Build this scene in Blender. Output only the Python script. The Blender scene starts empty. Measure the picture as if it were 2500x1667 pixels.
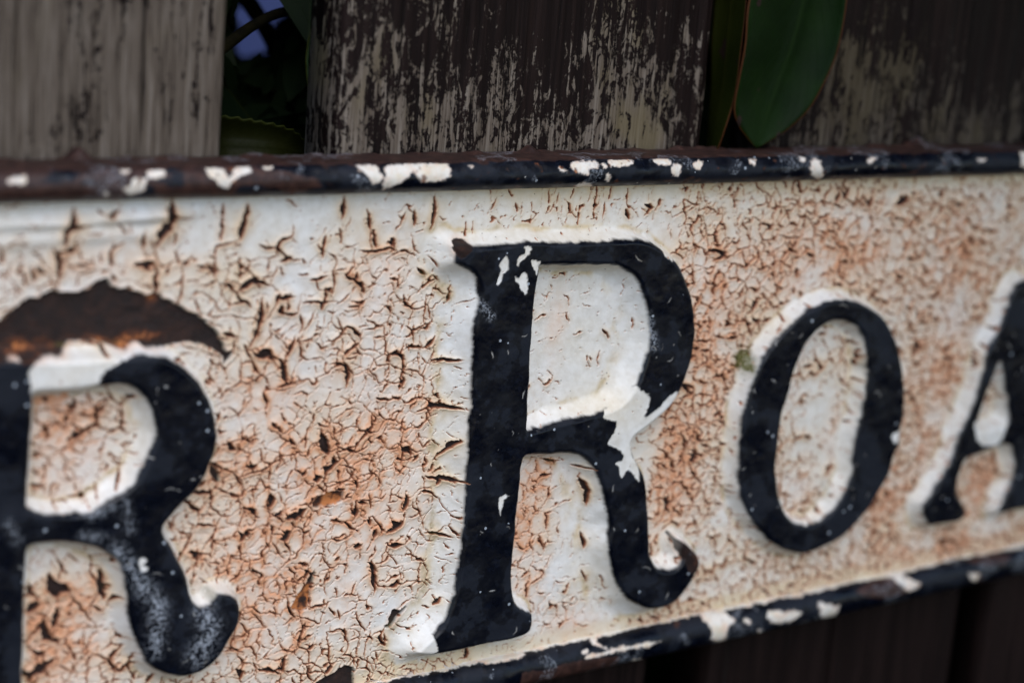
import bpy, math, random
import numpy as np

random.seed(7)
rng = np.random.default_rng(11)
scene = bpy.context.scene

# ------------------------------------------------------------------ camera
# photograph is 2500 x 1667; sign plane is y = 0, x along the sign, z up the sign
F, CX, CY, DIST = 4720.0, 1250.0, 833.5, 0.48
_ex = np.array([8454 - CX, -(253 - CY), -F]); _ex /= np.linalg.norm(_ex)
_ez = np.array([1675.0, 19366.0, 4720.0]); _ez -= _ex * (_ez @ _ex); _ez /= np.linalg.norm(_ez)
_ey = np.cross(_ez, _ex)
ROT = np.array([_ex, _ey, _ez])                      # camera -> world
CAM = -(ROT @ np.array([0, 0, -1.0])) * DIST


def at(px, py, y=0.0):
    """point of the plane at depth y (metres) that the photograph shows at px, py"""
    r = ROT @ np.array([(px - CX) / F, -(py - CY) / F, -1.0])
    return CAM + r * ((y - CAM[1]) / r[1])


def mm(px, py, y=0.0):
    p = at(px, py, y / 1000.0) * 1000
    return (p[0], p[2])


def project(P):
    c = (P - CAM) @ ROT
    return np.stack([CX - F * c[:, 0] / c[:, 2], CY + F * c[:, 1] / c[:, 2]], 1)


cam = bpy.data.cameras.new("camera")
cam.sensor_width = 36
cam.lens = F / 2500 * 36
cam.clip_start, cam.clip_end = 0.01, 200
cam.dof.use_dof = True
cam.dof.focus_distance = float((at(1120, 1080) - CAM) @ (ROT @ np.array([0, 0, -1.0])))
cam.dof.aperture_fstop = 6.6
camo = bpy.data.objects.new("camera", cam)
scene.collection.objects.link(camo)
M = np.eye(4); M[:3, :3] = ROT; M[:3, 3] = CAM
from mathutils import Matrix, Vector
camo.matrix_world = Matrix(M.tolist())
scene.camera = camo

# ------------------------------------------------------------------ sky, sun, exposure
SUN_EL, SUN_AZ = math.radians(54), math.radians(192)     # azimuth clockwise from +Y: in front of the sign, to the left
w = bpy.data.worlds.new("World"); scene.world = w; w.use_nodes = True
sky = w.node_tree.nodes.new("ShaderNodeTexSky"); sky.sky_type = 'NISHITA'
sky.sun_disc = False; sky.sun_elevation = SUN_EL; sky.sun_rotation = SUN_AZ
bg = w.node_tree.nodes["Background"]; bg.inputs[1].default_value = 0.125
w.node_tree.links.new(sky.outputs[0], bg.inputs[0])
sl = bpy.data.lights.new("sun", 'SUN'); sl.energy = 0.95; sl.angle = math.radians(60); sl.color = (1, 0.965, 0.92)
so = bpy.data.objects.new("sun", sl); scene.collection.objects.link(so)
sd = Vector((math.sin(SUN_AZ) * math.cos(SUN_EL), math.cos(SUN_AZ) * math.cos(SUN_EL), math.sin(SUN_EL)))
so.rotation_euler = sd.to_track_quat('Z', 'Y').to_euler()
scene.view_settings.view_transform = 'Standard'
scene.view_settings.look = 'None'
scene.view_settings.exposure = 1.0
scene.view_settings.gamma = 1.0

# ------------------------------------------------------------------ helpers
def tag(o, label=None, cat=None, group=None, kind=None):
    for k, v in (("label", label), ("category", cat), ("group", group), ("kind", kind)):
        if v:
            o[k] = v
    return o


def empty(name, loc):
    o = bpy.data.objects.new(name, None); o.location = loc; o.empty_display_size = 0.02
    scene.collection.objects.link(o)
    return o


def mesh_np(name, V, Fq, mat=None, parent=None, attrs=None, smooth=True):
    """V (n,3) metres, Fq (m,4) or (m,3) faces; attrs: name -> (n,4)"""
    me = bpy.data.meshes.new(name)
    n, m, k = len(V), len(Fq), Fq.shape[1]
    me.vertices.add(n); me.loops.add(m * k); me.polygons.add(m)
    me.vertices.foreach_set("co", np.ascontiguousarray(V, dtype=np.float32).ravel())
    me.loops.foreach_set("vertex_index", np.ascontiguousarray(Fq, dtype=np.int32).ravel())
    me.polygons.foreach_set("loop_start", np.arange(0, m * k, k, dtype=np.int32))
    me.update(calc_edges=True)
    me.validate()
    me.polygons.foreach_set("use_smooth", np.full(len(me.polygons), smooth, dtype=bool))
    for an, av in (attrs or {}).items():
        a = me.attributes.new(an, 'FLOAT_COLOR', 'POINT')
        a.data.foreach_set("color", np.ascontiguousarray(av, dtype=np.float32).ravel())
    o = bpy.data.objects.new(name, me)
    scene.collection.objects.link(o)
    if mat:
        me.materials.append(mat)
    if parent:
        o.parent = parent
        o.matrix_parent_inverse = Matrix.Translation(-parent.location)
    return o


def smooth01(t):
    t = np.clip(t, 0, 1)
    return t * t * (3 - 2 * t)


def vnoise(X, Z, seed):
    r = np.random.default_rng(seed).random((256, 256)).astype(np.float32)
    xi = np.floor(X).astype(np.int32); zi = np.floor(Z).astype(np.int32)
    fx = (X - xi).astype(np.float32); fz = (Z - zi).astype(np.float32)
    fx = fx * fx * fx * (fx * (fx * 6 - 15) + 10); fz = fz * fz * fz * (fz * (fz * 6 - 15) + 10)
    a, b = xi & 255, zi & 255
    a1, b1 = (a + 1) & 255, (b + 1) & 255
    return (r[a, b] * (1 - fx) + r[a1, b] * fx) * (1 - fz) + (r[a, b1] * (1 - fx) + r[a1, b1] * fx) * fz


def fbm(X, Z, scale, octs=3, seed=0, gain=0.5):
    """0 centred noise, about -1..1"""
    out = 0; amp = 1.0; tot = 0; s = 1.0 / scale
    for o in range(octs):
        c, sn = math.cos(o * 1.1 + seed), math.sin(o * 1.1 + seed)
        out = out + amp * (vnoise((X * c - Z * sn) * s + 31.7 * o, (X * sn + Z * c) * s + 17.3 * o, seed * 13 + o) - 0.5)
        tot += amp; amp *= gain; s *= 2.03
    return out * 2.4 / tot


def spline(pts, n=4, closed=True):
    """Catmull-Rom through pts"""
    P = np.array(pts, float)
    if closed:
        A, B, C, D = np.roll(P, 1, 0), P, np.roll(P, -1, 0), np.roll(P, -2, 0)
    else:
        E = np.vstack([2 * P[0] - P[1], P, 2 * P[-1] - P[-2]])
        A, B, C, D = E[:-3], E[1:-2], E[2:-1], E[3:]
    out = []
    for t in np.arange(n) / n:
        out.append(0.5 * ((2 * B) + (C - A) * t + (2 * A - 5 * B + 4 * C - D) * t * t + (3 * B - A - 3 * C + D) * t ** 3))
    Q = np.stack(out, 1).reshape(-1, P.shape[1])
    if not closed:
        Q = np.vstack([Q, P[-1]])
    return Q


def sdf_pts(X, Z, loops):
    """signed distance, positive inside (even-odd over all loops)"""
    d2 = np.full(X.shape, 1e9, np.float32); ins = np.zeros(X.shape, bool)
    for L in loops:
        L = np.asarray(L, float)
        for (ax, az), (bx, bz) in zip(L, np.roll(L, -1, 0)):
            ex, ez = bx - ax, bz - az
            q = ex * ex + ez * ez
            if q < 1e-12:
                continue
            t = np.clip(((X - ax) * ex + (Z - az) * ez) / q, 0, 1)
            d2 = np.minimum(d2, (X - ax - t * ex) ** 2 + (Z - az - t * ez) ** 2)
            if az != bz:
                ins ^= ((az > Z) != (bz > Z)) & (X < ex * (Z - az) / ez + ax)
    d = np.sqrt(d2)
    return np.where(ins, d, -d)


def T(ox, oy, s, pts):
    """tracing coordinates of an enlarged tile -> photograph pixels"""
    return [(ox + x / s, oy + y / s) for x, y in pts]


# ------------------------------------------------------------------ node helpers
def new_mat(name):
    m = bpy.data.materials.new(name); m.use_nodes = True
    return m, m.node_tree, m.node_tree.nodes["Principled BSDF"]


class G:
    """small node-graph builder"""
    def __init__(s, nt):
        s.nt = nt

    def n(s, typ, **kw):
        nd = s.nt.nodes.new(typ)
        for k, v in kw.items():
            setattr(nd, k, v)
        return nd

    def put(s, sock, v):
        if isinstance(v, bpy.types.NodeSocket):
            s.nt.links.new(v, sock)
        elif v is not None:
            if isinstance(v, (tuple, list)) and len(v) == 3 and sock.type == 'RGBA':
                v = (*v, 1)
            sock.default_value = v

    def math(s, op, a, b=None, c=None, clamp=False):
        nd = s.n("ShaderNodeMath", operation=op, use_clamp=clamp)
        s.put(nd.inputs[0], a); s.put(nd.inputs[1], b); s.put(nd.inputs[2], c)
        return nd.outputs[0]

    def mix(s, f, a, b):
        nd = s.n("ShaderNodeMix", data_type='RGBA')
        s.put(nd.inputs[0], f); s.put(nd.inputs[6], a); s.put(nd.inputs[7], b)
        return nd.outputs[2]

    def mixf(s, f, a, b):
        nd = s.n("ShaderNodeMix", data_type='FLOAT')
        s.put(nd.inputs[0], f); s.put(nd.inputs[2], a); s.put(nd.inputs[3], b)
        return nd.outputs[0]

    def noise(s, vec, scale, detail=4, rough=0.55, dist=0.0):
        nd = s.n("ShaderNodeTexNoise")
        s.put(nd.inputs["Vector"], vec); nd.inputs["Scale"].default_value = scale
        nd.inputs["Detail"].default_value = detail; nd.inputs["Roughness"].default_value = rough
        nd.inputs["Distortion"].default_value = dist
        return nd.outputs[0]

    def ss(s, v, lo, hi):
        nd = s.n("ShaderNodeMapRange", interpolation_type='SMOOTHSTEP')
        s.put(nd.inputs[0], v); nd.inputs[1].default_value = lo; nd.inputs[2].default_value = hi
        return nd.outputs[0]

    def ramp(s, f, stops):
        nd = s.n("ShaderNodeValToRGB"); cr = nd.color_ramp
        while len(cr.elements) < len(stops):
            cr.elements.new(0.5)
        for e, (p, c) in zip(cr.elements, stops):
            e.position = p; e.color = (*c, 1)
        s.put(nd.inputs[0], f)
        return nd.outputs[0]

    def mapping(s, vec, scale, loc=(0, 0, 0)):
        nd = s.n("ShaderNodeMapping")
        s.put(nd.inputs[0], vec); nd.inputs["Scale"].default_value = scale; nd.inputs["Location"].default_value = loc
        return nd.outputs[0]

    def bump(s, h, dist, strength=1.0, normal=None):
        nd = s.n("ShaderNodeBump"); nd.inputs["Strength"].default_value = strength
        nd.inputs["Distance"].default_value = dist
        s.put(nd.inputs["Height"], h)
        if normal:
            s.put(nd.inputs["Normal"], normal)
        return nd.outputs[0]


# ------------------------------------------------------------------ material of the painted cast iron
def painted_iron():
    m, nt, bs = new_mat("weathered_paint_on_iron")
    g = G(nt)
    co = g.n("ShaderNodeTexCoord").outputs["Object"]
    a1 = g.n("ShaderNodeAttribute", attribute_name="layers_a"); s1 = g.n("ShaderNodeSeparateColor")
    nt.links.new(a1.outputs["Color"], s1.inputs[0])
    a2 = g.n("ShaderNodeAttribute", attribute_name="layers_b"); s2 = g.n("ShaderNodeSeparateColor")
    nt.links.new(a2.outputs["Color"], s2.inputs[0])
    black, crack, stain, bare = s1.outputs[0], s1.outputs[1], s1.outputs[2], a1.outputs["Alpha"]
    dust, cream, brown, moss = s2.outputs[0], s2.outputs[1], s2.outputs[2], a2.outputs["Alpha"]
    n_fine = g.noise(co, 1900, 5, 0.6)
    n_mid = g.noise(co, 420, 5, 0.6)
    n_big = g.noise(co, 90, 4, 0.55)
    # white and cream coat
    white = g.mix(g.ss(n_mid, 0.35, 0.7), (0.69, 0.685, 0.67), (0.60, 0.585, 0.555))
    white = g.mix(g.math('MULTIPLY', cream, g.mixf(n_mid, 0.6, 1.1), clamp=True), white, (0.58, 0.47, 0.29))
    st = g.math('MULTIPLY', stain, g.mixf(g.ss(n_mid, 0.3, 0.7), 0.75, 1.25), clamp=True)
    base = g.mix(st, white, g.mix(g.ss(st, 0.45, 1.0), (0.67, 0.42, 0.285), (0.60, 0.285, 0.15)))
    # tiny pits of dirt in the white
    vo = g.n("ShaderNodeTexVoronoi"); vo.inputs["Scale"].default_value = 620
    nt.links.new(co, vo.inputs["Vector"])
    sv = g.n("ShaderNodeSeparateColor"); nt.links.new(vo.outputs["Color"], sv.inputs[0])
    pit = g.math('MULTIPLY', g.math('LESS_THAN', vo.outputs["Distance"], 0.13), g.math('GREATER_THAN', sv.outputs[0], 0.86))
    base = g.mix(g.math('MULTIPLY', pit, 0.75), base, (0.06, 0.05, 0.045))
    # black coat
    bl = g.mix(g.math('MULTIPLY', g.ss(n_mid, 0.55, 0.6), 0.5), (0.0015, 0.0023, 0.0055), (0.005, 0.0072, 0.0145))
    bl = g.mix(g.math('MULTIPLY', g.ss(g.math('ADD', n_big, g.math('MULTIPLY', n_mid, 0.25)), 0.655, 0.675), 0.7), bl, (0.0065, 0.009, 0.016))
    vs = g.n("ShaderNodeTexVoronoi"); vs.inputs["Scale"].default_value = 430
    nt.links.new(co, vs.inputs["Vector"])
    sv2 = g.n("ShaderNodeSeparateColor"); nt.links.new(vs.outputs["Color"], sv2.inputs[0])
    spk = g.math('MULTIPLY', g.math('LESS_THAN', vs.outputs["Distance"], g.math('MULTIPLY', sv2.outputs[1], 0.22)),
                 g.math('GREATER_THAN', sv2.outputs[0], g.mixf(g.ss(n_big, 0.4, 0.65), 0.97, 0.78)))
    bl = g.mix(g.math('MULTIPLY', spk, 0.8), bl, (0.33, 0.37, 0.42))
    base = g.mix(black, base, bl)
    # brown primer and bare rusty iron
    br = g.mix(g.ss(n_mid, 0.4, 0.65), (0.026, 0.013, 0.011), (0.05, 0.024, 0.019))
    base = g.mix(brown, base, br)
    rust = g.ramp(g.math('ADD', n_mid, g.math('MULTIPLY', stain, 0.46)),
                  [(0.40, (0.010, 0.0048, 0.004)), (0.66, (0.024, 0.0095, 0.006)), (0.82, (0.10, 0.03, 0.01)), (0.98, (0.42, 0.15, 0.045))])
    base = g.mix(bare, base, rust)
    # open cracks: rusty lips, dark bottom
    base = g.mix(g.ss(crack, 0.0, 0.36), base, g.ramp(crack, [(0.12, (0.50, 0.26, 0.15)), (0.42, (0.25, 0.085, 0.038)), (0.85, (0.018, 0.008, 0.006))]))
    # dust and moss
    dm = g.math('MULTIPLY', dust, g.ss(g.math('ADD', g.noise(co, 1500, 5, 0.75), g.math('MULTIPLY', n_mid, 0.3)), 0.62, 0.74), clamp=True)
    base = g.mix(dm, base, (0.36, 0.39, 0.44))
    base = g.mix(g.math('MULTIPLY', moss, g.ss(n_fine, 0.25, 0.5), clamp=True), base, (0.085, 0.08, 0.008))
    nt.links.new(base, bs.inputs["Base Color"])
    nt.links.new(g.mixf(black, 0.4, 0.24), bs.inputs['Specular IOR Level'])
    ro = g.mixf(black, 0.5, g.mixf(g.ss(n_big, 0.38, 0.62), 0.26, 0.58))
    ro = g.mixf(brown, ro, 0.42)
    ro = g.mixf(g.math('MAXIMUM', bare, crack), ro, 0.85)
    nt.links.new(ro, bs.inputs["Roughness"])
    h = g.math('ADD', g.math('MULTIPLY', n_mid, 0.6), g.math('MULTIPLY', n_fine, 0.3))
    h = g.math('MULTIPLY', h, g.mixf(black, 1.0, 0.12))
    nt.links.new(g.bump(h, 0.00018, 0.55), bs.inputs["Normal"])
    return m


IRON = painted_iron()

# ------------------------------------------------------------------ outlines of the raised letters (photograph pixels)
R2_OUT = [(1112, 600), (1144, 598), (1162, 600), (1201, 596), (1251, 592), (1301, 587), (1366, 590), (1455, 586), (1526, 582), (1566, 584),
          (1598, 596), (1626, 618), (1648, 639), (1660, 657), (1674, 689), (1685, 721), (1692, 757), (1695, 793), (1692, 829),
          (1686, 868), (1676, 905), (1662, 945), (1640, 985), (1612, 1016), (1580, 1040), (1552, 1062), (1541, 1080), (1543, 1105),
          (1559, 1139), (1573, 1168), (1578, 1200), (1580, 1250), (1582, 1303), (1585, 1350), (1598, 1378), (1616, 1387), (1637, 1386),
          (1652, 1376), (1661, 1358), (1659, 1330), (1664, 1318), (1676, 1326), (1692, 1343), (1706, 1368), (1698, 1393), (1680, 1425),
          (1662, 1450), (1644, 1468), (1616, 1482), (1580, 1484), (1544, 1471), (1516, 1446), (1498, 1411), (1484, 1365),
          (1478, 1325), (1484, 1282), (1476, 1250), (1469, 1200), (1451, 1153), (1434, 1128), (1419, 1116), (1387, 1107), (1330, 1108),
          (1285, 1111), (1273, 1124), (1267, 1168), (1262, 1214), (1260, 1250), (1255, 1303), (1249, 1364), (1246, 1411), (1250, 1450),
          (1262, 1475), (1284, 1487), (1297, 1498), (1295, 1532), (1276, 1550), (1241, 1559), (1187, 1569), (1116, 1586), (1073, 1593),
          (1035, 1597), (1012, 1592), (1030, 1570), (1056, 1545), (1076, 1520), (1094, 1482), (1105, 1450), (1110, 1421), (1116, 1375), (1121, 1339), (1123, 1307),
          (1126, 1278), (1130, 1232), (1134, 1178), (1136, 1125), (1139, 1068), (1146, 996), (1148, 936), (1151, 871), (1150, 807),
          (1155, 771), (1163, 740), (1164, 700), (1151, 668), (1135, 657), (1112, 648), (1104, 640), (1108, 618)]
R2_IN = [(1319, 648), (1366, 648), (1437, 646), (1494, 648), (1526, 661), (1551, 682), (1565, 715), (1576, 750), (1582, 800), (1580, 843),
         (1570, 882), (1555, 925), (1532, 961), (1501, 989), (1437, 1010), (1366, 1025), (1330, 1036), (1293, 1046), (1285, 1040), (1286, 979), (1291, 907),
         (1296, 818), (1301, 764), (1309, 700), (1314, 657)]
O_OUT = [(2053, 728), (2089, 734), (2124, 750), (2153, 771), (2174, 800), (2192, 843), (2203, 889), (2208, 943), (2206, 1014), (2199, 1050),
         (2196, 1086), (2185, 1107), (2171, 1157), (2139, 1211), (2114, 1250), (2081, 1286), (2039, 1321), (1989, 1343), (1946, 1350),
         (1910, 1341), (1874, 1318), (1846, 1286), (1824, 1257), (1806, 1211), (1801, 1168), (1803, 1125), (1805, 1086), (1810, 1025),
         (1821, 979), (1839, 925), (1860, 875), (1889, 832), (1924, 796), (1960, 764), (1996, 743), (2028, 732)]
O_IN = [(2046, 782), (2071, 786), (2092, 800), (2106, 821), (2111, 846), (2113, 882), (2117, 904), (2112, 936), (2106, 979), (2097, 1025),
        (2087, 1061), (2081, 1115), (2076, 1164), (2056, 1207), (2031, 1243), (2003, 1268), (1974, 1280), (1946, 1277), (1924, 1261),
        (1910, 1232), (1899, 1189), (1895, 1143), (1896, 1107), (1899, 1086), (1906, 1025), (1921, 971), (1939, 907), (1956, 861),
        (1974, 829), (2003, 800), (2024, 787)]
A_OUT = [(2485, 693), (2467, 718), (2453, 761), (2439, 800), (2414, 846), (2403, 879), (2392, 925), (2378, 971), (2364, 1011), (2342, 1057),
         (2328, 1100), (2317, 1128), (2289, 1179), (2262, 1218), (2250, 1235), (2256, 1262), (2266, 1280), (2303, 1278), (2346, 1268), (2355, 1243), (2342, 1214), (2335, 1193),
         (2340, 1161), (2353, 1125), (2378, 1112), (2420, 1096), (2462, 1086), (2474, 1110), (2474, 1140), (2470, 1179), (2453, 1207), (2437, 1240), (2440, 1254), (2500, 1240),
         (2640, 1212), (2655, 1190), (2630, 1150), (2600, 1000), (2560, 850), (2540, 740), (2528, 694), (2510, 684)]
A_IN = [(2439, 884), (2446, 907), (2452, 943), (2460, 986), (2462, 1020), (2450, 1035), (2420, 1044), (2390, 1048), (2386, 1029), (2399, 986), (2417, 936)]
R1_OUT = [(-150, 884), (-60, 881), (0, 879), (86, 877), (140, 876), (200, 875), (260, 872), (300, 870), (357, 864), (393, 868), (429, 882),
          (457, 904), (482, 929), (504, 961), (518, 996), (527, 1032), (529, 1068), (523, 1107), (514, 1128), (500, 1161), (475, 1200),
          (446, 1228), (418, 1257), (400, 1278), (397, 1295), (411, 1321), (429, 1353), (446, 1389), (457, 1421), (464, 1450), (474, 1470), (493, 1480),
          (512, 1476), (524, 1458), (531, 1446), (542, 1445), (564, 1450), (580, 1466), (586, 1489), (579, 1525), (557, 1568), (529, 1607), (493, 1636), (450, 1650),
          (411, 1646), (368, 1628), (343, 1596), (321, 1546), (311, 1503), (307, 1457), (300, 1411), (286, 1375), (264, 1353), (232, 1336),
          (179, 1324), (125, 1323), (82, 1328), (66, 1343), (62, 1393), (59, 1464), (57, 1536), (54, 1607), (52, 1667), (55, 1690), (75, 1720), (-170, 1740), (-140, 1690), (-135, 1500), (-128, 1000), (-140, 940), (-165, 920)]
R1_IN = [(84, 958), (140, 954), (200, 950), (240, 943), (286, 939), (311, 943), (336, 957), (357, 982), (370, 1014), (377, 1050), (371, 1079), (361, 1107),
         (339, 1153), (314, 1186), (279, 1211), (236, 1234), (214, 1247), (143, 1252), (93, 1246), (68, 1238), (66, 1214), (70, 1143), (73, 1107),
         (75, 1050), (80, 975)]
LETTERS = [  # name of character, loops, draft mm, height mm
    ("R", [R1_OUT, R1_IN], 3.0, 5.0), ("R", [R2_OUT, R2_IN], 6.5, 5.2), ("O", [O_OUT, O_IN], 2.6, 4.6), ("A", [A_OUT, A_IN], 3.0, 4.6)]

# ------------------------------------------------------------------ grid of the plate (millimetres)
xs = np.concatenate([np.arange(-138, -76, 0.31), np.arange(-76, 62, 0.215), np.arange(62, 222, 0.31)])
zs = np.arange(-91, 41.5, 0.205)
X, Z = np.meshgrid(xs, zs, indexing='ij')
X = X.astype(np.float32); Z = Z.astype(np.float32)
NX, NZ = X.shape


def blur(a, r):
    """three box passes, radius in cells"""
    for _ in range(2):
        for ax in (0, 1):
            p = np.pad(a, [(r + 1, r) if k == ax else (0, 0) for k in (0, 1)], mode='edge')
            c = np.cumsum(p, axis=ax, dtype=np.float64)
            n = a.shape[ax]
            a = (np.take(c, np.arange(2 * r + 1, 2 * r + 1 + n), ax) - np.take(c, np.arange(0, n), ax)) / (2 * r + 1)
    return a.astype(np.float32)


def bottom_z(x):                      # the bottom border climbs slightly to the right
    return -88.6 + 0.025 * (x - 30)


def window(pts, margin):
    P = np.asarray(pts)
    i0, i1 = np.searchsorted(xs, [P[:, 0].min() - margin, P[:, 0].max() + margin])
    j0, j1 = np.searchsorted(zs, [P[:, 1].min() - margin, P[:, 1].max() + margin])
    return slice(i0, max(i1, i0)), slice(j0, max(j1, j0))


def gauss(px, py, rx, rz):
    cx, cz = mm(px, py)
    return np.exp(-((X - cx) / rx) ** 2 - ((Z - cz) / rz) ** 2)


# letters: signed distance to each outline
WX = fbm(X, Z, 2.2, 3, 3); WZ = fbm(X, Z, 2.2, 3, 4)
SD = []
for ch, loops, draft, H in LETTERS:
    L = [spline([mm(x, y, -4) for x, y in lp], 3) for lp in loops]
    si, sj = window(L[0], draft + 12)
    full = np.full(X.shape, -60, np.float32)
    xa, za = xs[si][::2], zs[sj][::2]
    ga, gb = np.meshgrid(xa, za, indexing='ij')
    s = sdf_pts(ga.astype(np.float32), gb.astype(np.float32), L)
    ti = np.clip((np.arange(si.stop - si.start)) / 2, 0, len(xa) - 1); tj = np.clip((np.arange(sj.stop - sj.start)) / 2, 0, len(za) - 1)
    i0 = np.minimum(ti.astype(int), len(xa) - 2); j0 = np.minimum(tj.astype(int), len(za) - 2)
    fi = (ti - i0)[:, None]; fj = (tj - j0)[None, :]
    up = (s[i0][:, j0] * (1 - fi) + s[i0 + 1][:, j0] * fi) * (1 - fj) + (s[i0][:, j0 + 1] * (1 - fi) + s[i0 + 1][:, j0 + 1] * fi) * fj
    full[si, sj] = up
    SD.append(full)
DR = []
for s, l in zip(SD, LETTERS):       # flanks that face left are long and thick with paint, the others steep
    gx = np.gradient(s, axis=0)
    gz = np.gradient(s, axis=1)
    DR.append((1.9 + (l[2] - 1.9) * smooth01(blur(gx / (np.hypot(gx, gz) + 1e-6), 10) * 0.8 + 0.25)).astype(np.float32))
SALL = np.max(SD, 0)
SREL = np.max([s / d for s, d in zip(SD, DR)], 0) + 0.22 * fbm(X, Z, 3.5, 3, 19)     # -1 at the foot of a flank

# ------------------------------------------------------------------ cracks
def stroke_mm(P, W, mask, soft=0.22, power=0.7):
    P = spline(P, 3, closed=False) if len(P) > 2 else np.asarray(P, float)
    si, sj = window(P, W + 1.5)
    if si.stop <= si.start or sj.stop <= sj.start:
        return
    x = X[si, sj] + 0.28 * WX[si, sj]; z = Z[si, sj] + 0.28 * WZ[si, sj]
    seg = np.hypot(*np.diff(P, axis=0).T); cum = np.concatenate([[0], np.cumsum(seg)]); tot = cum[-1] + 1e-6
    best = np.full(x.shape, 1e9, np.float32); tt = np.zeros_like(best)
    for k in range(len(seg)):
        ax, az = P[k]; ex, ez = P[k + 1] - P[k]
        t = np.clip(((x - ax) * ex + (z - az) * ez) / (seg[k] ** 2 + 1e-9), 0, 1)
        d = np.hypot(x - ax - t * ex, z - az - t * ez)
        b = d < best
        best = np.where(b, d, best); tt = np.where(b, (cum[k] + t * seg[k]) / tot, tt)
    wid = 0.5 * W * np.sin(np.pi * np.clip(tt, 0.02, 0.98)) ** power * (1 + 0.5 * fbm(x, z, 1.1, 2, 21))
    mask[si, sj] = np.maximum(mask[si, sj], np.clip((wid - best) / soft + 0.25, 0, 1))


def stroke(ox, oy, s, pts, w, mask, depth=0.0, **kw):
    stroke_mm([mm(x, y, depth) for x, y in T(ox, oy, s, pts)], max(w / s * 0.108, 0.18), mask, **kw)


def hash2(a, b, k):
    h = (a * np.int64(73856093) ^ b * np.int64(19349663) ^ np.int64(k * 83492791)) & np.int64(0x7fffffff)
    h = (h ^ (h >> 13)) * np.int64(1274126177) & np.int64(0x7fffffff)
    h = h ^ (h >> 16)
    return (h & np.int64(0xffff)).astype(np.float32) / 65535.0


def crack_layer(cell, W, prob, seed, warp=0.25, sx=1.0, sz=1.0, wl=1.0, net=0.0, fine=0.085):
    """open lens-shaped stretches of a shrinkage network; returns crack, per-flake random"""
    wx = fbm(X, Z, cell * 0.9, 3, seed + 50); wz = fbm(X, Z, cell * 0.9, 3, seed + 51)
    U = X * sx / cell + warp * wx; V = Z * sz / cell + warp * wz
    iu = np.floor(U).astype(np.int64); iv = np.floor(V).astype(np.int64)
    d1 = np.full(X.shape, 9.0, np.float32); d2 = d1.copy()
    z0 = np.zeros(X.shape, np.float32)
    s1x, s1y, s2x, s2y = z0.copy(), z0.copy(), z0.copy(), z0.copy()
    k1 = np.zeros(X.shape, np.int64); k2 = k1.copy()
    for a in (-1, 0, 1):
        for b in (-1, 0, 1):
            ci, cj = iu + a, iv + b
            qx = (ci + 0.5 + 0.85 * (hash2(ci, cj, seed) - 0.5)).astype(np.float32)
            qy = (cj + 0.5 + 0.85 * (hash2(ci, cj, seed + 1) - 0.5)).astype(np.float32)
            d = (U - qx) ** 2 + (V - qy) ** 2
            key = ci * 4096 + cj
            c1 = d < d1; c2 = (~c1) & (d < d2)
            d2 = np.where(c1, d1, np.where(c2, d, d2)); s2x = np.where(c1, s1x, np.where(c2, qx, s2x))
            s2y = np.where(c1, s1y, np.where(c2, qy, s2y)); k2 = np.where(c1, k1, np.where(c2, key, k2))
            d1 = np.where(c1, d, d1); s1x = np.where(c1, qx, s1x); s1y = np.where(c1, qy, s1y); k1 = np.where(c1, key, k1)
    ex, ey = s2x - s1x, s2y - s1y
    q = np.sqrt(ex * ex + ey * ey) + 1e-6
    db = (d2 - d1) / (2 * q) * cell
    t = ((U - (s1x + s2x) / 2) * -ey + (V - (s1y + s2y) / 2) * ex) / q
    lo, hi = np.minimum(k1, k2), np.maximum(k1, k2)
    t = np.where(k1 < k2, t, -t)
    on = hash2(lo, hi, 5) < prob
    off = (hash2(lo, hi, 6) - 0.5) * 0.5
    ln = 0.30 + 0.50 * hash2(lo, hi, 7)
    lens = np.sqrt(np.clip(1 - ((t - off) / ln) ** 2, 0, 1))
    wid = W * wl * (0.26 + 1.6 * hash2(lo, hi, 8) ** 5) * lens * on * (0.75 + 0.7 * fbm(X, Z, cell * 0.3, 2, seed + 60))
    # hair cracks join the open ones into a network
    hair = (hash2(lo, hi, 11) < net) * fine * (0.55 + 0.9 * hash2(lo, hi, 12)) * np.clip(0.9 + 1.1 * fbm(X, Z, cell * 0.45, 2, seed + 61), 0.0, 1.6)
    wid = np.maximum(wid, hair * np.clip(1.25 - (np.abs(t) / 0.75) ** 2, 0, 1))
    c = np.where(wid > 0.015, np.clip((wid - db) / 0.22 + 0.45 * np.clip(wid / 0.12, 0, 1), 0, 1), 0)
    vein = np.exp(-db / (0.11 * cell)) * np.clip(0.35 + 0.9 * hash2(lo, hi, 13), 0, 1)
    return c.astype(np.float32), hash2(k1, k1, 9), vein.astype(np.float32)


# where the coat is crazed, and how pink the rust has stained it
away = smooth01((-SREL - 0.85) / 0.5)                         # 0 on the flanks, 1 out on the flat
field_l = smooth01((-2 - X) / 6)
field_r = smooth01((X - 44) / 10)
low = smooth01((14 - Z) / 26)
K = 0.25 + field_l * (0.36 + 0.42 * low) + field_r * 0.72
K = K * (0.65 + 0.6 * fbm(X, Z, 14, 2, 33) + 0.2)
K *= 1 - 0.75 * smooth01((Z - 22) / 8) * field_l              # smooth white strip under the top border, left
K *= 1 - 0.45 * smooth01((Z - 31) / 4)
K = np.clip(K, 0.03, 1) * (0.2 + 0.8 * away)
K *= 1 - 0.9 * np.maximum(gauss(2000, 1010, 13, 26), gauss(1440, 840, 13, 17))
K = np.maximum(K, 0.85 * np.maximum.reduce([gauss(1300, 1280, 9, 24), gauss(1380, 1480, 14, 8), gauss(150, 1080, 10, 13), gauss(160, 1520, 12, 16)]) * smooth01((-SALL - 1.2) / 1.5))

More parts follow.
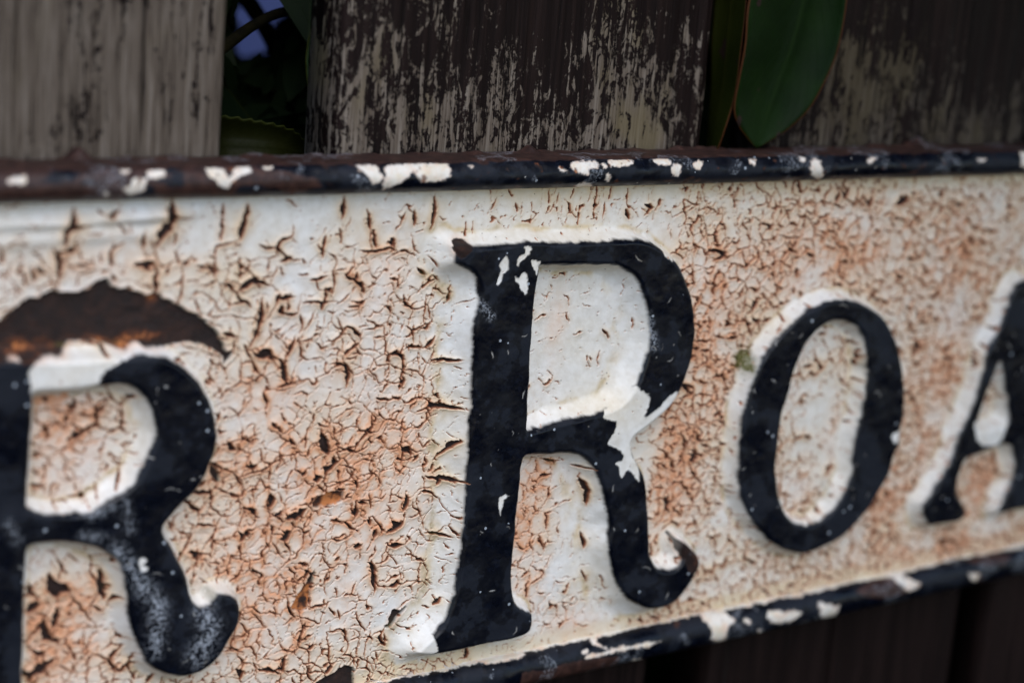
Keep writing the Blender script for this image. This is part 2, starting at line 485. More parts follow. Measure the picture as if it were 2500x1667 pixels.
crack = np.zeros(X.shape, np.float32)
cA, fA, vA = crack_layer(6.0, 0.46, K * 1.1 * field_l, 101, warp=0.30, net=np.clip(K * 0.95 * field_l, 0, 0.8))
cB, fB, vB = crack_layer(3.9, 0.27, K * 1.1, 202, warp=0.34, wl=1 + 0.7 * field_r, net=np.clip(K * 0.95, 0, 0.85), fine=0.075 + 0.05 * field_r)
cC, fC, vC = crack_layer(2.7, 0.17, K * 0.75 * (0.25 + 0.65 * field_r + 0.3 * low), 303, warp=0.38, sz=0.85, wl=1 + 0.7 * field_r, net=np.clip(K * 0.9, 0, 0.8) * (0.15 + 0.55 * field_r + 0.25 * low), fine=0.06 + 0.05 * field_r)
cD, _, _ = crack_layer(1.7, 0.07, 0.3 * K + 0.03, 404, warp=0.4)
cE, _, _ = crack_layer(3.0, 0.28, 0.6 * smooth01((Z - 27) / 5) * smooth01((X + 20) / 8), 505, warp=0.2, sx=1.25, sz=0.45)
soft_cracks = np.maximum.reduce([cA, cB, cC, cD * 0.75, cE * 0.8])

S = lambda *a, **k: stroke(*a, mask=crack, **k)
A5 = (500, 560, 3.92)
for pts, wd in [([(345, -60), (340, 60), (340, 100)], 50), ([(340, 100), (270, 130), (130, 160), (105, 220), (105, 330)], 18),
                ([(160, -20), (160, 100)], 18), ([(850, -20), (830, 70), (740, 100), (715, 130), (700, 170), (740, 220), (800, 270)], 30),
                ([(720, 310), (790, 275), (850, 270)], 36), ([(515, 140), (600, 180), (700, 170)], 18), ([(590, 290), (690, 260)], 16),
                ([(620, 290), (600, 400)], 18), ([(330, 260), (335, 400), (345, 470)], 22), ([(300, 600), (430, 510), (520, 450)], 56),
                ([(540, 470), (600, 460), (650, 440)], 16), ([(240, 570), (300, 600), (330, 660), (390, 690), (450, 760)], 26),
                ([(230, 735), (310, 705), (390, 690)], 28), ([(550, 640), (540, 760), (520, 880), (480, 1000), (440, 1130)], 44),
                ([(680, 650), (770, 648), (860, 650)], 40), ([(1160, 60), (1130, 190), (1120, 280)], 38), ([(1300, -20), (1310, 140)], 30),
                ([(1580, -20), (1595, 200)], 18), ([(1480, 210), (1600, 210), (1700, 200), (1790, 180), (1840, 210)], 26),
                ([(900, 430), (1000, 435)], 24), ([(1010, 480), (1100, 465), (1180, 450)], 34),
                ([(1220, 380), (1230, 500), (1230, 540), (1205, 650)], 24), ([(1250, 400), (1350, 380)], 16),
                ([(1330, 430), (1380, 470), (1460, 475)], 30), ([(930, 700), (1050, 690), (1120, 700), (1200, 700), (1240, 695)], 28),
                ([(1260, 725), (1330, 660), (1390, 610)], 20), ([(1430, 500), (1520, 570), (1510, 640)], 20), ([(1530, 570), (1650, 520)], 14),
                ([(1365, 750), (1470, 725), (1490, 680)], 22), ([(1060, 770), (1010, 880), (950, 970)], 20),
                ([(1260, 840), (1300, 940), (1310, 985), (1240, 1060), (1160, 1065)], 22), ([(860, 1020), (820, 1140), (760, 1240)], 38),
                ([(720, 1240), (750, 1330), (760, 1420), (780, 1470)], 54), ([(690, 1520), (780, 1475), (900, 1450)], 24),
                ([(380, 1100), (420, 1190), (450, 1260)], 30), ([(470, 1450), (580, 1370)], 24),
                ([(1190, 1300), (1270, 1275), (1350, 1300), (1365, 1400), (1360, 1530)], 26),
                ([(2080, 560), (2140, 510), (2200, 470)], 26), ([(2030, 370), (2070, 400), (2120, 430)], 30), ([(2120, 250), (2160, 280), (2210, 370)], 18),
                ([(1990, 930), (2000, 1100)], 16), ([(2120, 620), (2100, 760), (2100, 920)], 18), ([(1770, 470), (1870, 470)], 22)]:
    S(*A5, pts, wd)
A4 = (560, 1000, 3.92)
for pts, wd in [([(870, 220), (890, 300), (930, 380), (960, 430)], 95), ([(1000, 440), (1000, 550)], 44), ([(530, 1040), (620, 1010), (680, 980), (740, 930)], 84),
                ([(530, 1150), (550, 1250)], 90), ([(830, 620), (840, 700)], 70), ([(400, 800), (395, 940)], 56), ([(-20, 310), (60, 390)], 56),
                ([(190, 930), (260, 1000)], 54), ([(570, 280), (630, 340)], 44), ([(730, 260), (730, 370)], 24),
                ([(1370, 40), (1360, 150), (1320, 190), (1220, 200)], 30), ([(1680, 810), (1690, 880), (1660, 970)], 56),
                ([(1550, 1060), (1590, 1150)], 66), ([(1190, 1310), (1270, 1310)], 46), ([(1010, 1450), (1060, 1420)], 44),
                ([(1360, 1440), (1380, 1580)], 46), ([(1760, 490), (1810, 440)], 40), ([(1410, 1140), (1370, 1220)], 56),
                ([(1220, 885), (1310, 900)], 36), ([(1200, 670), (1225, 750)], 32), ([(1330, 810), (1360, 950)], 26), ([(1330, 1030), (1355, 1100)], 28),
                ([(1000, 160), (1010, 250)], 26), ([(550, 530), (520, 490), (480, 460), (350, 560), (150, 620), (0, 680)], 22),
                ([(1010, 400), (1120, 380), (1240, 345)], 22), ([(980, 780), (1040, 775), (1110, 760)], 34), ([(860, 830), (810, 860), (760, 920)], 44),
                ([(1100, 1060), (1160, 1130), (1200, 1135)], 28), ([(700, 1180), (770, 1160)], 34), ([(150, 1200), (200, 1190)], 36)]:
    S(*A4, pts, wd)
A0 = (0, 420, 3.267)
for pts, wd in [([(1370, 225), (1350, 330), (1350, 420), (1290, 500), (1235, 600)], 74), ([(590, 290), (560, 420), (520, 500), (515, 600)], 44),
                ([(540, 445), (660, 430)], 36), ([(1790, 250), (1770, 400), (1765, 570)], 26), ([(1985, 260), (1940, 420), (1905, 545)], 56),
                ([(910, 310), (880, 380)], 32), ([(420, 600), (470, 720), (465, 910)], 34), ([(540, 690), (470, 730)], 26),
                ([(1000, 560), (890, 630), (880, 780)], 24), ([(1140, 490), (1150, 620)], 28), ([(1400, 470), (1385, 600)], 24),
                ([(1240, 870), (1255, 960)], 28), ([(20, 620), (10, 740)], 28), ([(240, 760), (280, 890)], 26), ([(600, 740), (720, 745)], 20),
                ([(1560, 745), (1680, 770), (1715, 840)], 24), ([(1360, 740), (1330, 840)], 22), ([(1460, 820), (1440, 980), (1410, 1010)], 20)]:
    S(*A0, pts, wd)
A2 = (830, 0, 2.8)
for pts, wd in [([(30, 1340), (15, 1490)], 42), ([(180, 1430), (205, 1570)], 34), ([(505, 1430), (505, 1560)], 24), ([(650, 1330), (640, 1450), (615, 1570)], 30),
                ([(450, 1450), (405, 1550)], 18), ([(1070, 1350), (1030, 1440)], 14), ([(1200, 1380), (1215, 1450)], 16), ([(1500, 1320), (1480, 1400)], 14),
                ([(1560, 1380), (1580, 1470)], 22), ([(1810, 1380), (1790, 1500)], 14), ([(1850, 1290), (1840, 1360)], 14), ([(2080, 1400), (2140, 1420)], 26), ([(1950, 1430), (1980, 1500)], 34)]:
    S(*A2, pts, wd)
A1 = (720, 1400, 5.87)
for pts, wd in [([(1120, -80), (1130, 120), (1130, 280)], 66), ([(1270, 780), (1205, 890), (1240, 970), (1300, 1050)], 56), ([(1170, 1110), (1195, 1260)], 28),
                ([(1050, 1170), (1030, 1410)], 24), ([(255, -20), (200, 250), (210, 470)], 56), ([(140, 690), (60, 880), (15, 1060)], 50),
                ([(520, 390), (380, 440), (200, 485)], 34), ([(880, 120), (785, 340)], 26), ([(480, 470), (590, 610)], 32), ([(160, 1290), (200, 1470), (260, 1540)], 34),
                ([(850, 1180), (830, 1250), (850, 1320)], 20), ([(580, 190), (605, 340)], 20), ([(620, 520), (660, 650)], 26)]:
    S(*A1, pts, wd)
# splits across the white flank left of the big R, and in its lower counter
for o, pts, wd in [((830, 550, 2.8), [(610, 945), (650, 920), (720, 916), (810, 908)], 26), ((830, 550, 2.8), [(520, 1275), (560, 1255), (640, 1222), (730, 1230), (810, 1242)], 36),
                   ((830, 550, 2.8), [(0, 940), (40, 970), (50, 1120)], 30),
                   ((830, 1107, 2.8), [(580, 148), (650, 165), (720, 160), (810, 164)], 30), ((830, 1107, 2.8), [(665, 165), (660, 215)], 44),
                   ((830, 1107, 2.8), [(570, 545), (620, 538), (740, 550)], 20), ((830, 1107, 2.8), [(1620, 160), (1660, 230), (1670, 350)], 42),
                   ((830, 1107, 2.8), [(1560, 68), (1690, 78)], 16), ((830, 1107, 2.8), [(1360, 25), (1440, 50), (1510, 40)], 18),
                   ((830, 1107, 2.8), [(1640, 530), (1660, 650)], 28), ((830, 1107, 2.8), [(1645, 790), (1690, 885)], 20),
                   ((830, 1107, 2.8), [(1340, 210), (1370, 150), (1450, 140)], 22), ((830, 1107, 2.8), [(1300, 890), (1400, 815)], 24),
                   ((830, 1107, 2.8), [(2240, 280), (2215, 390)], 56), ((830, 1107, 2.8), [(1230, 850), (1290, 800)], 22),
                   ((0, 1107, 2.8), [(330, 830), (370, 900), (480, 935)], 90), ((0, 1107, 2.8), [(690, 790), (680, 890), (715, 1000)], 48),
                   ((0, 1107, 2.8), [(180, 930), (250, 975)], 24), ((0, 1107, 2.8), [(390, 1050), (365, 1190)], 46), ((0, 1107, 2.8), [(285, 1120), (310, 1250), (410, 1275)], 46),
                   ((0, 1107, 2.8), [(170, 1568), (240, 1480), (390, 1390)], 56), ((0, 1107, 2.8), [(790, 1500), (870, 1430), (930, 1410)], 24),
                   ((0, 1107, 2.8), [(1045, 1490), (1005, 1570)], 30), ((0, 1107, 2.8), [(1445, 70), (1485, 200)], 64), ((0, 1107, 2.8), [(530, 285), (570, 285)], 34),
                   ((1660, 0, 2.8), [(1305, 1340), (1275, 1420)], 44), ((1660, 0, 2.8), [(1480, 1395), (1565, 1350)], 70), ((1660, 0, 2.8), [(1225, 1280), (1175, 1440)], 22),
                   ((1660, 0, 2.8), [(770, 1250), (770, 1330)], 26), ((1660, 0, 2.8), [(1480, 1240), (1475, 1300)], 22), ((1660, 550, 2.8), [(1625, 780), (1605, 890)], 56),
                   ((1660, 550, 2.8), [(195, 160), (300, 195), (215, 250)], 34), ((1660, 550, 2.8), [(840, 970), (910, 955)], 30), ((1660, 550, 2.8), [(1480, 330), (1510, 370)], 34),
                   ((1660, 550, 2.8), [(860, 190), (910, 215)], 30), ((0, 550, 2.8), [(850, 1160), (910, 1165)], 36), ((1660, 1107, 2.8), [(1030, 60), (985, 160)], 40)]:
    S(*o, pts, wd)

vein = np.maximum.reduce([vA * field_l * np.clip(K * 1.2, 0, 1), vB * np.clip(K * 1.1, 0, 1), 0.7 * vC * np.clip(K * (0.3 + 0.7 * field_r), 0, 1)])
black_letter_top = smooth01((SALL + 0.1) / 0.3)
crack = np.maximum(crack, soft_cracks * (1 - black_letter_top))

# bare patches where the coat has fallen off
def patch(loops_px, rough=0.5, grow=0.0, depth=0.0, n=2):
    L = [spline([mm(x, y, depth) for x, y in lp], n) for lp in loops_px]
    si, sj = window(np.vstack(L), 2.5)
    out = np.zeros(X.shape, np.float32)
    if si.stop > si.start and sj.stop > sj.start:
        x, z = X[si, sj], Z[si, sj]
        d = sdf_pts(x, z, L) + rough * (WX[si, sj] * 0.6 + fbm(x, z, 0.9, 2, 71) * 0.5) + grow
        out[si, sj] = np.clip(d / 0.25 + 0.5, 0, 1)
    return out


RUST_TOP = T(0, 550, 2.8, [(-300, 700), (-150, 680), (0, 655), (60, 600), (130, 545), (185, 490), (270, 490), (330, 450), (420, 450), (500, 462), (590, 440), (640, 395),
                           (700, 370), (740, 375), (760, 420), (860, 430), (930, 450), (1010, 480), (1060, 440), (1100, 490), (1200, 530), (1300, 590), (1370, 620), (1440, 690),
                           (1520, 790), (1545, 870), (1590, 860), (1530, 950), (1390, 1010), (1480, 975), (1530, 930), (1500, 880), (1430, 840), (1370, 820), (1300, 800), (1240, 815),
                           (1130, 830), (1040, 830), (980, 830), (920, 785), (840, 830), (780, 830), (700, 795), (600, 795), (480, 800), (430, 850), (370, 880), (300, 870), (200, 900),
                           (150, 910), (110, 920), (80, 880), (30, 880), (0, 900), (-300, 930)])
bare = patch([RUST_TOP], 0.45)
bare = np.maximum(bare, patch([T(560, 1000, 3.92, [(790, 920), (880, 820), (1000, 770), (1085, 790), (1065, 870), (960, 920), (870, 925)])]))
bare = np.maximum(bare, patch([[(770, 1388), (757, 1440), (753, 1485), (711, 1488), (722, 1460), (743, 1425)]]))
bare = np.maximum(bare, patch([T(720, 1400, 5.87, [(600, 1395), (620, 1360), (690, 1328), (770, 1320), (840, 1345), (835, 1450), (845, 1568), (850, 1800), (-100, 1800), (260, 1580), (430, 1480)])], 0.3))
bare = np.maximum(bare, patch([T(720, 1400, 5.87, [(1340, 640), (1385, 545), (1420, 500), (1500, 530), (1560, 470), (1590, 480), (1540, 545), (1450, 640), (1360, 770), (1280, 745), (1340, 710)])], 0.2))
bare = np.maximum(bare, patch([T(830, 550, 2.8, [(780, 112), (890, 112), (885, 165), (830, 212), (785, 205)])], 0.3, depth=-4))
tail_rust = patch([T(1660, 1107, 2.8, [(-40, 560), (20, 610), (70, 650), (130, 730), (90, 830), (40, 780), (0, 700)])], 0.5, depth=-4)
bare = np.maximum(bare, 0.85 * tail_rust)
bare = np.maximum(bare, patch([T(0, 1107, 2.8, [(1440, 70), (1490, 110), (1500, 200), (1440, 150)])], 0.2))

# black coat on the letters and where it has come off
black = np.clip((SALL - 0.12 + 0.32 * fbm(X, Z, 2.6, 3, 81) * smooth01(1 - np.abs(SALL) / 2) + 0.10 * fbm(X, Z, 0.9, 2, 82)) / 0.42 + 0.5, 0, 1)
CHIP = [T(830, 550, 2.8, [(1930, 1200), (1960, 1150), (2030, 1100), (2055, 1130), (2110, 1150), (2115, 1220), (2080, 1300), (2130, 1285), (2290, 1135), (2310, 1190), (2200, 1350), (2100, 1430), (2030, 1470),
                           (2000, 1560), (2040, 1650), (2040, 1740), (2000, 1690), (1960, 1680), (1925, 1720), (1905, 1660), (1880, 1625), (1925, 1600), (1925, 1540), (1830, 1490), (1870, 1420), (1890, 1340), (1800, 1310), (1850, 1250)]),
        T(830, 550, 2.8, [(1135, 190), (1145, 300), (1110, 330), (1100, 380), (1070, 400), (1095, 320), (1092, 270), (1115, 220)]),
        T(830, 550, 2.8, [(1260, 145), (1300, 148), (1292, 195), (1235, 240), (1220, 270), (1232, 300), (1212, 270), (1225, 215), (1260, 190)]),
        T(830, 550, 2.8, [(1310, 240), (1362, 252), (1345, 345), (1325, 295)]),
        T(830, 550, 2.8, [(1195, 348), (1225, 365), (1245, 330), (1270, 335), (1287, 430), (1262, 472), (1235, 430), (1232, 395), (1200, 385)]),
        T(0, 550, 2.8, [(220, 900), (245, 940), (203, 1000), (215, 1080), (225, 1170), (440, 1150), (660, 1108), (690, 1030), (760, 970), (850, 920), (940, 880), (880, 800), (300, 830)]),
        T(830, 1107, 2.8, [(590, 1235), (640, 1250), (648, 1300), (660, 1352), (560, 1385), (440, 1380), (470, 1290)]),
        T(830, 1107, 2.8, [(1085, 290), (1155, 283), (1110, 310), (1098, 400), (1085, 410)]),
        T(1660, 550, 2.8, [(2020, 1345), (2100, 1350), (2170, 1335), (2235, 1275), (2255, 1340), (2230, 1400), (2180, 1500), (2060, 1500), (2030, 1430)]),
        T(1660, 550, 2.8, [(1455, 1440), (1490, 1415), (1515, 1400), (1500, 1480), (1470, 1490)]),
        T(0, 1107, 2.8, [(950, 720), (985, 712), (1000, 735), (985, 760), (1010, 780), (985, 812), (955, 790)]),
        T(830, 550, 2.8, [(2225, 170), (2280, 225), (2270, 240), (2225, 210)])]
for c in CHIP:
    black *= 1 - patch([c], 0.5, depth=-5)
black *= 1 - np.clip((fbm(X, Z, 1.5, 3, 91) - 1.02) / 0.1, 0, 1)        # scattered small chips

# fine scratches and nicks in the black
nick = np.zeros(X.shape, np.float32)
for k in range(120):
    li = int(rng.integers(0, 4)); cand = np.argwhere((SD[li] > 0.3)[::9, ::9])
    ci, cj = cand[rng.integers(len(cand))] * 9
    a = rng.uniform(0, 6.28); ln = rng.uniform(0.4, 2.6) * (1.6 if k % 5 == 0 else 1)
    p0 = np.array([xs[ci], zs[cj]]); d = np.array([math.cos(a), math.sin(a)]); n = np.array([-d[1], d[0]]) * rng.uniform(-0.25, 0.25)
    stroke_mm([p0, p0 + (d * 0.5 + n) * ln, p0 + d * ln], rng.uniform(0.16, 0.34), nick, soft=0.25)
black *= 1 - 0.7 * nick

# dust on the left R's leg
dust = np.zeros(X.shape, np.float32)
for P, r, a in [([(850, 330), (895, 520)], 2.0, 0.6), ([(800, 660), (930, 840)], 3.2, 1.0), ([(960, 880), (1080, 1040), (1060, 1330)], 3.4, 1.0), ([(1390, 1090), (1440, 1200), (1350, 1380)], 4.0, 1.0),
                ([(60, 480), (120, 600)], 2, 0.5), ([(620, 420), (760, 380)], 2, 0.7), ([(570, 560), (700, 580)], 2, 0.6)]:
    Q = [mm(x, y, -5) for x, y in T(0, 1107, 2.8, P)]
    for (ax, az), (bx, bz) in zip(Q[:-1], Q[1:]):
        ex, ez = bx - ax, bz - az
        t = np.clip(((X - ax) * ex + (Z - az) * ez) / (ex * ex + ez * ez), 0, 1)
        dust = np.maximum(dust, a * np.exp(-((X - ax - t * ex) ** 2 + (Z - az - t * ez) ** 2) / (0.62 * r) ** 2))
dust *= 0.8 * black
for pts, a in [([(2110, 620), (2150, 830)], 0.7), ([(960, 540), (1030, 620)], 0.7)]:
    Q = [mm(x, y, -5) for x, y in T(830, 550, 2.8, pts)]
    t = np.clip(((X - Q[0][0]) * (Q[1][0] - Q[0][0]) + (Z - Q[0][1]) * (Q[1][1] - Q[0][1])) / ((Q[1][0] - Q[0][0]) ** 2 + (Q[1][1] - Q[0][1]) ** 2), 0, 1)
    dust = np.maximum(dust, a * np.exp(-((X - Q[0][0] - t * (Q[1][0] - Q[0][0])) ** 2 + (Z - Q[0][1] - t * (Q[1][1] - Q[0][1])) ** 2) / 1.2) * black)

# rust stain: bleeds out of the cracks, stronger in some fields
pink = np.zeros(X.shape, np.float32)
for px, py, rx, rz, a in [(2020, 640, 42, 13, .6), (1730, 840, 11, 26, .7), (2360, 640, 24, 16, .5), (2290, 930, 12, 24, .7), (1640, 1130, 8, 20, 1.0), (1285, 1230, 9, 18, 1.1), (1290, 1440, 6, 8, .7), (1420, 1520, 12, 5, .7),
                          (830, 1180, 24, 28, .95), (650, 1080, 15, 26, .7), (930, 690, 14, 14, .45), (640, 1400, 22, 24, .85), (790, 1390, 18, 18, .6), (150, 1080, 10, 13, .95), (150, 1540, 12, 14, 1.0),
                          (2400, 1180, 7, 9, 1.1), (1360, 800, 3.0, 8, .75), (1640, 640, 12, 9, .5), (300, 640, 24, 8, .3), (2300, 1330, 40, 5, .5), (1500, 1500, 20, 6, .45), (2170, 1220, 10, 12, .6), (2030, 1050, 3, 9, .35), (1960, 1180, 4, 8, .3)]:
    pink = np.maximum(pink, a * gauss(px, py, rx, rz))
pink *= (0.5 + 0.6 * smooth01(0.5 + 0.6 * fbm(X, Z, 7, 3, 61))) * (0.72 + 0.3 * fB + 0.25 * (fA - 0.5))
keep = 0.2 + 0.8 * smooth01((-SREL - 0.7) / 0.7)
keep = np.maximum(keep, smooth01((-SALL - 0.8) / 2.0) * (X > -6) * (X < 32) * (Z < -28))
keep = np.maximum(keep, smooth01((-SALL - 0.8) / 2.0) * (X < -84))
pits = np.clip((fbm(X, Z, 0.8, 2, 131) - 0.93) / 0.12, 0, 1) * (1 - black) * (1 - bare)
crack = np.maximum(crack, 0.55 * pits)
near1 = blur(crack, 3); near2 = blur(crack, 9)
stain = np.clip(near1 * 1.7, 0, 0.6) * (0.45 + 0.8 * pink) + near2 * (0.45 + 1.5 * pink) + pink * 0.58 * keep + vein * (0.13 + 0.6 * pink + 0.12 * field_r)
stain = np.clip(stain * (0.5 + 0.5 * keep), 0, 0.85)
stain = np.maximum(stain, 0.9 * patch([T(0, 550, 2.8, [(230, 1160), (440, 1150), (460, 1180), (370, 1260), (300, 1220), (235, 1250)])], 1.0))
stain = np.maximum(stain, 0.55 * np.clip(blur(bare, 4) * 2, 0, 1))
orange_band = 1.2 * gauss(330, 828, 11, 1.9) + 1.1 * gauss(60, 850, 9, 2.2) + gauss(374, 725, 1.6, 2.2) + 1.8 * gauss(738, 1440, 6, 8) + 1.6 * gauss(805, 1220, 5, 5) + 0.7 * gauss(1128, 612, 3, 3) + 0.5 * gauss(1680, 1340, 3, 5)
crack *= 1 - bare
stain = np.where(bare > 0.4, np.clip(orange_band * (0.62 + 0.5 * fbm(X, Z, 2.5, 2, 77)), 0, 1), stain)
cream = np.clip(0.25 * fbm(X, Z, 16, 3, 44) + 0.12 + 2.0 * near2 + 1.2 * near1 + 0.6 * np.exp(-((SREL + 1.1) / 0.22) ** 2) * (SREL > -3) * smooth01(0.4 + 0.9 * fbm(X, Z, 5, 2, 45)) + 0.6 * smooth01((Z - 33) / 5) * smooth01((X + 40) / 40), 0, 1)
cream = np.clip(cream + 0.6 * smooth01((-79.5 - Z + 0.03 * X) / 3) + 0.5 * gauss(1440, 985, 12, 5) + 0.35 * gauss(1450, 620, 30, 5), 0, 1)
moss = 2.2 * gauss(1810, 880, 2.2, 2.9) + 0.5 * gauss(505, 1440, 1.2, 1.2) + 0.35 * gauss(2010, 1200, 2, 3) + 0.25 * gauss(1890, 1300, 5, 3)
grime = np.exp(-((SREL + 1.0) / 0.28) ** 2) * smooth01(0.25 + 1.0 * fbm(X, Z, 4, 3, 46)) * (1 - black)
cream = np.clip(cream + 0.5 * grime, 0, 1)
stain = np.where(bare > 0.4, stain, np.clip(stain + 0.16 * grime, 0, 1))
moss = moss + 0.3 * grime
moss = np.clip(moss * (0.9 + 0.9 * fbm(X, Z, 1.2, 2, 95)), 0, 1) * (1 - black)

# ------------------------------------------------------------------ relief (mm towards the viewer)
h = 0.22 * fbm(X, Z, 11, 2, 10) + 0.07 * fbm(X, Z, 2.5, 3, 12)
h += (fA - 0.5) * 0.24 * K * field_l + (fB - 0.5) * 0.14 * K
h += 0.9 * (blur(crack, 2) - crack) + 0.9 * np.clip(blur(crack, 5) - 0.6 * crack, 0, 0.4)                                   # lips of the cracks curl up
h -= 0.6 * crack + 0.16 * vein * (1 - black)
h -= 0.9 * bare * (1 - black) + 0.22 * bare * fbm(X, Z, 2.4, 4, 14)
h += 0.6 * np.clip(blur(bare, 3) - bare, 0, 1)
# sagging folds of thick paint at the upper left
for px, py, rx, rz, a in [(110, 545, 16, 1.5, 1.5), (330, 530, 9, 1.3, 1.1), (250, 575, 14, 1.6, .7), (420, 520, 6, 1.4, .9), (40, 590, 16, 2.0, .7)]:
    h += a * gauss(px, py, rx, rz)
Hh = np.zeros(X.shape, np.float32)
for s, draft, (ch, loops, _, H) in zip(SD, DR, LETTERS):
    sw = s + 0.25 * fbm(X, Z, 5, 2, 15)
    flank = np.clip((sw + draft) / draft, 0, 1) ** 2.0 * 0.76
    top = 0.76 + 0.24 * (1 - (1 - np.clip(sw / 1.3, 0, 1)) ** 2)
    Hh = np.maximum(Hh, H * np.where(sw > 0, top, flank))
onl = smooth01((SALL + 0.2) / 0.8)
h = h * (1 - 0.35 * onl) + Hh + onl * (0.13 * fbm(X, Z, 5.5, 2, 16) + 0.02 * fbm(X, Z, 1.0, 2, 17))
h += 0.2 * black - 0.1
co = np.stack([X.ravel() / 1000, -h.ravel() / 1000, Z.ravel() / 1000], 1)
la = np.stack([black, crack, stain, bare], -1).reshape(-1, 4)
lb = np.stack([dust, cream, np.zeros_like(dust), moss], -1).reshape(-1, 4)

# ------------------------------------------------------------------ the sign
sign = tag(empty("street_sign", (0.04, 0.004, -0.095)),
           "old cast iron street sign with cracked rusty white paint and raised black letters R ROA", "street sign")
own = np.zeros(X.shape, np.int8)
for k, (s, l) in enumerate(zip(SD, DR)):
    own[(s > -l) & (s >= SALL - 1e-6)] = k + 1
I = np.arange(NX * NZ).reshape(NX, NZ)
quad = np.stack([I[:-1, :-1], I[1:, :-1], I[1:, 1:], I[:-1, 1:]], -1)
qo = own[:-1, :-1]
zc = Z[:-1, :-1]; xc = X[:-1, :-1]
valid = (zc < 40.6) & (zc > bottom_z(xc) - 1.0)
lab = ["letter R at the left edge, its top bar and shoulder chipped back to white", "largest letter, an R with white chips across its middle joint",
       "letter O", "letter A cut by the right edge"]
for k in range(5):
    q = quad[(qo == k) & valid]
    ids, inv = np.unique(q.ravel(), return_inverse=True)
    V = co[ids]; Fq = inv.reshape(-1, 4)
    if k == 0:      # close the plate: a back and side walls, so it is a solid casting
        pass
    o = mesh_np("plate" if k == 0 else "letter", V, Fq, IRON, sign, {"layers_a": la[ids], "layers_b": lb[ids]})
    if k:
        o["label"] = lab[k - 1]


def box_mesh(name, lo, hi, mat, parent):
    V = np.array([[x, y, z] for x in (lo[0], hi[0]) for y in (lo[1], hi[1]) for z in (lo[2], hi[2])], float)
    Fq = np.array([[0, 1, 3, 2], [4, 6, 7, 5], [0, 4, 5, 1], [2, 3, 7, 6], [0, 2, 6, 4], [1, 5, 7, 3]])
    return mesh_np(name, V, Fq, mat, parent, smooth=False)


def rust_mat():
    m, nt, bs = new_mat("rusty_iron_back"); g = G(nt)
    c = g.n("ShaderNodeTexCoord").outputs["Object"]
    nt.links.new(g.ramp(g.noise(c, 160, 5), [(0.35, (0.02, 0.011, 0.009)), (0.7, (0.07, 0.025, 0.012))]), bs.inputs["Base Color"])
    bs.inputs["Roughness"].default_value = 0.85
    return m


box_mesh("back_plate", (-0.138, 0.0022, -0.0885), (0.222, 0.0085, 0.0385), rust_mat(), sign)

# borders: half-round rims cast along the top and bottom edge
TOP_CHIP = [T(0, 0, 2.8, [(810, 1160), (890, 1160), (870, 1190), (820, 1182)]),
            T(0, 0, 2.8, [(1000, 1165), (1120, 1158), (1122, 1200), (1010, 1230), (985, 1300), (890, 1332), (820, 1280), (880, 1265), (920, 1215), (1000, 1210)]),
            T(0, 0, 2.8, [(1395, 1148), (1530, 1160), (1558, 1222), (1590, 1190), (1600, 1150), (1712, 1138), (1722, 1180), (1600, 1232), (1572, 1280), (1520, 1292), (1480, 1240)]),
            T(0, 0, 2.8, [(1780, 1138), (1880, 1132), (1830, 1165)]), T(0, 0, 2.8, [(60, 1220), (170, 1208), (172, 1250), (70, 1262)]), T(0, 0, 2.8, [(705, 1310), (745, 1308), (742, 1345), (710, 1342)]),
            T(830, 0, 2.8, [(105, 1128), (240, 1130), (270, 1180), (300, 1215), (232, 1252), (180, 1200)]),
            T(830, 0, 2.8, [(300, 1130), (390, 1118), (730, 1122), (747, 1220), (560, 1238), (500, 1170), (480, 1210), (290, 1302), (312, 1200)]),
            T(830, 0, 2.8, [(868, 1128), (912, 1133), (902, 1162)]), T(830, 0, 2.8, [(1488, 1128), (1552, 1170), (1500, 1172)]),
            T(830, 0, 2.8, [(1590, 1108), (1752, 1100), (1762, 1150), (1700, 1160), (1702, 1200), (1600, 1172)]), T(830, 0, 2.8, [(1788, 1118), (1832, 1130), (1810, 1148)]),
            T(830, 0, 2.8, [(1848, 1088), (1992, 1098), (1992, 1132), (1850, 1137)]), T(830, 0, 2.8, [(2140, 1092), (2262, 1098), (2230, 1132), (2150, 1122)]),
            T(830, 0, 2.8, [(2280, 1128), (2342, 1130), (2312, 1212), (2270, 1172)]), T(830, 0, 2.8, [(1580, 1282), (1670, 1243), (1725, 1278)]), T(830, 0, 2.8, [(1820, 1195), (1840, 1200), (1835, 1235), (1815, 1230)]),
            T(1660, 0, 2.8, [(92, 1108), (152, 1108), (140, 1152), (95, 1142)]), T(1660, 0, 2.8, [(468, 1088), (522, 1088), (510, 1142)]), T(1660, 0, 2.8, [(808, 1068), (862, 1078), (840, 1122)]),
            T(1660, 0, 2.8, [(888, 1088), (962, 1098), (972, 1212), (910, 1202), (890, 1160)]), T(1660, 0, 2.8, [(1278, 1088), (1342, 1078), (1300, 1122)]),
            T(1660, 0, 2.8, [(2038, 1088), (2092, 1088), (2060, 1118)]), T(1660, 0, 2.8, [(2328, 1038), (2400, 1038), (2400, 1150), (2340, 1132)])]
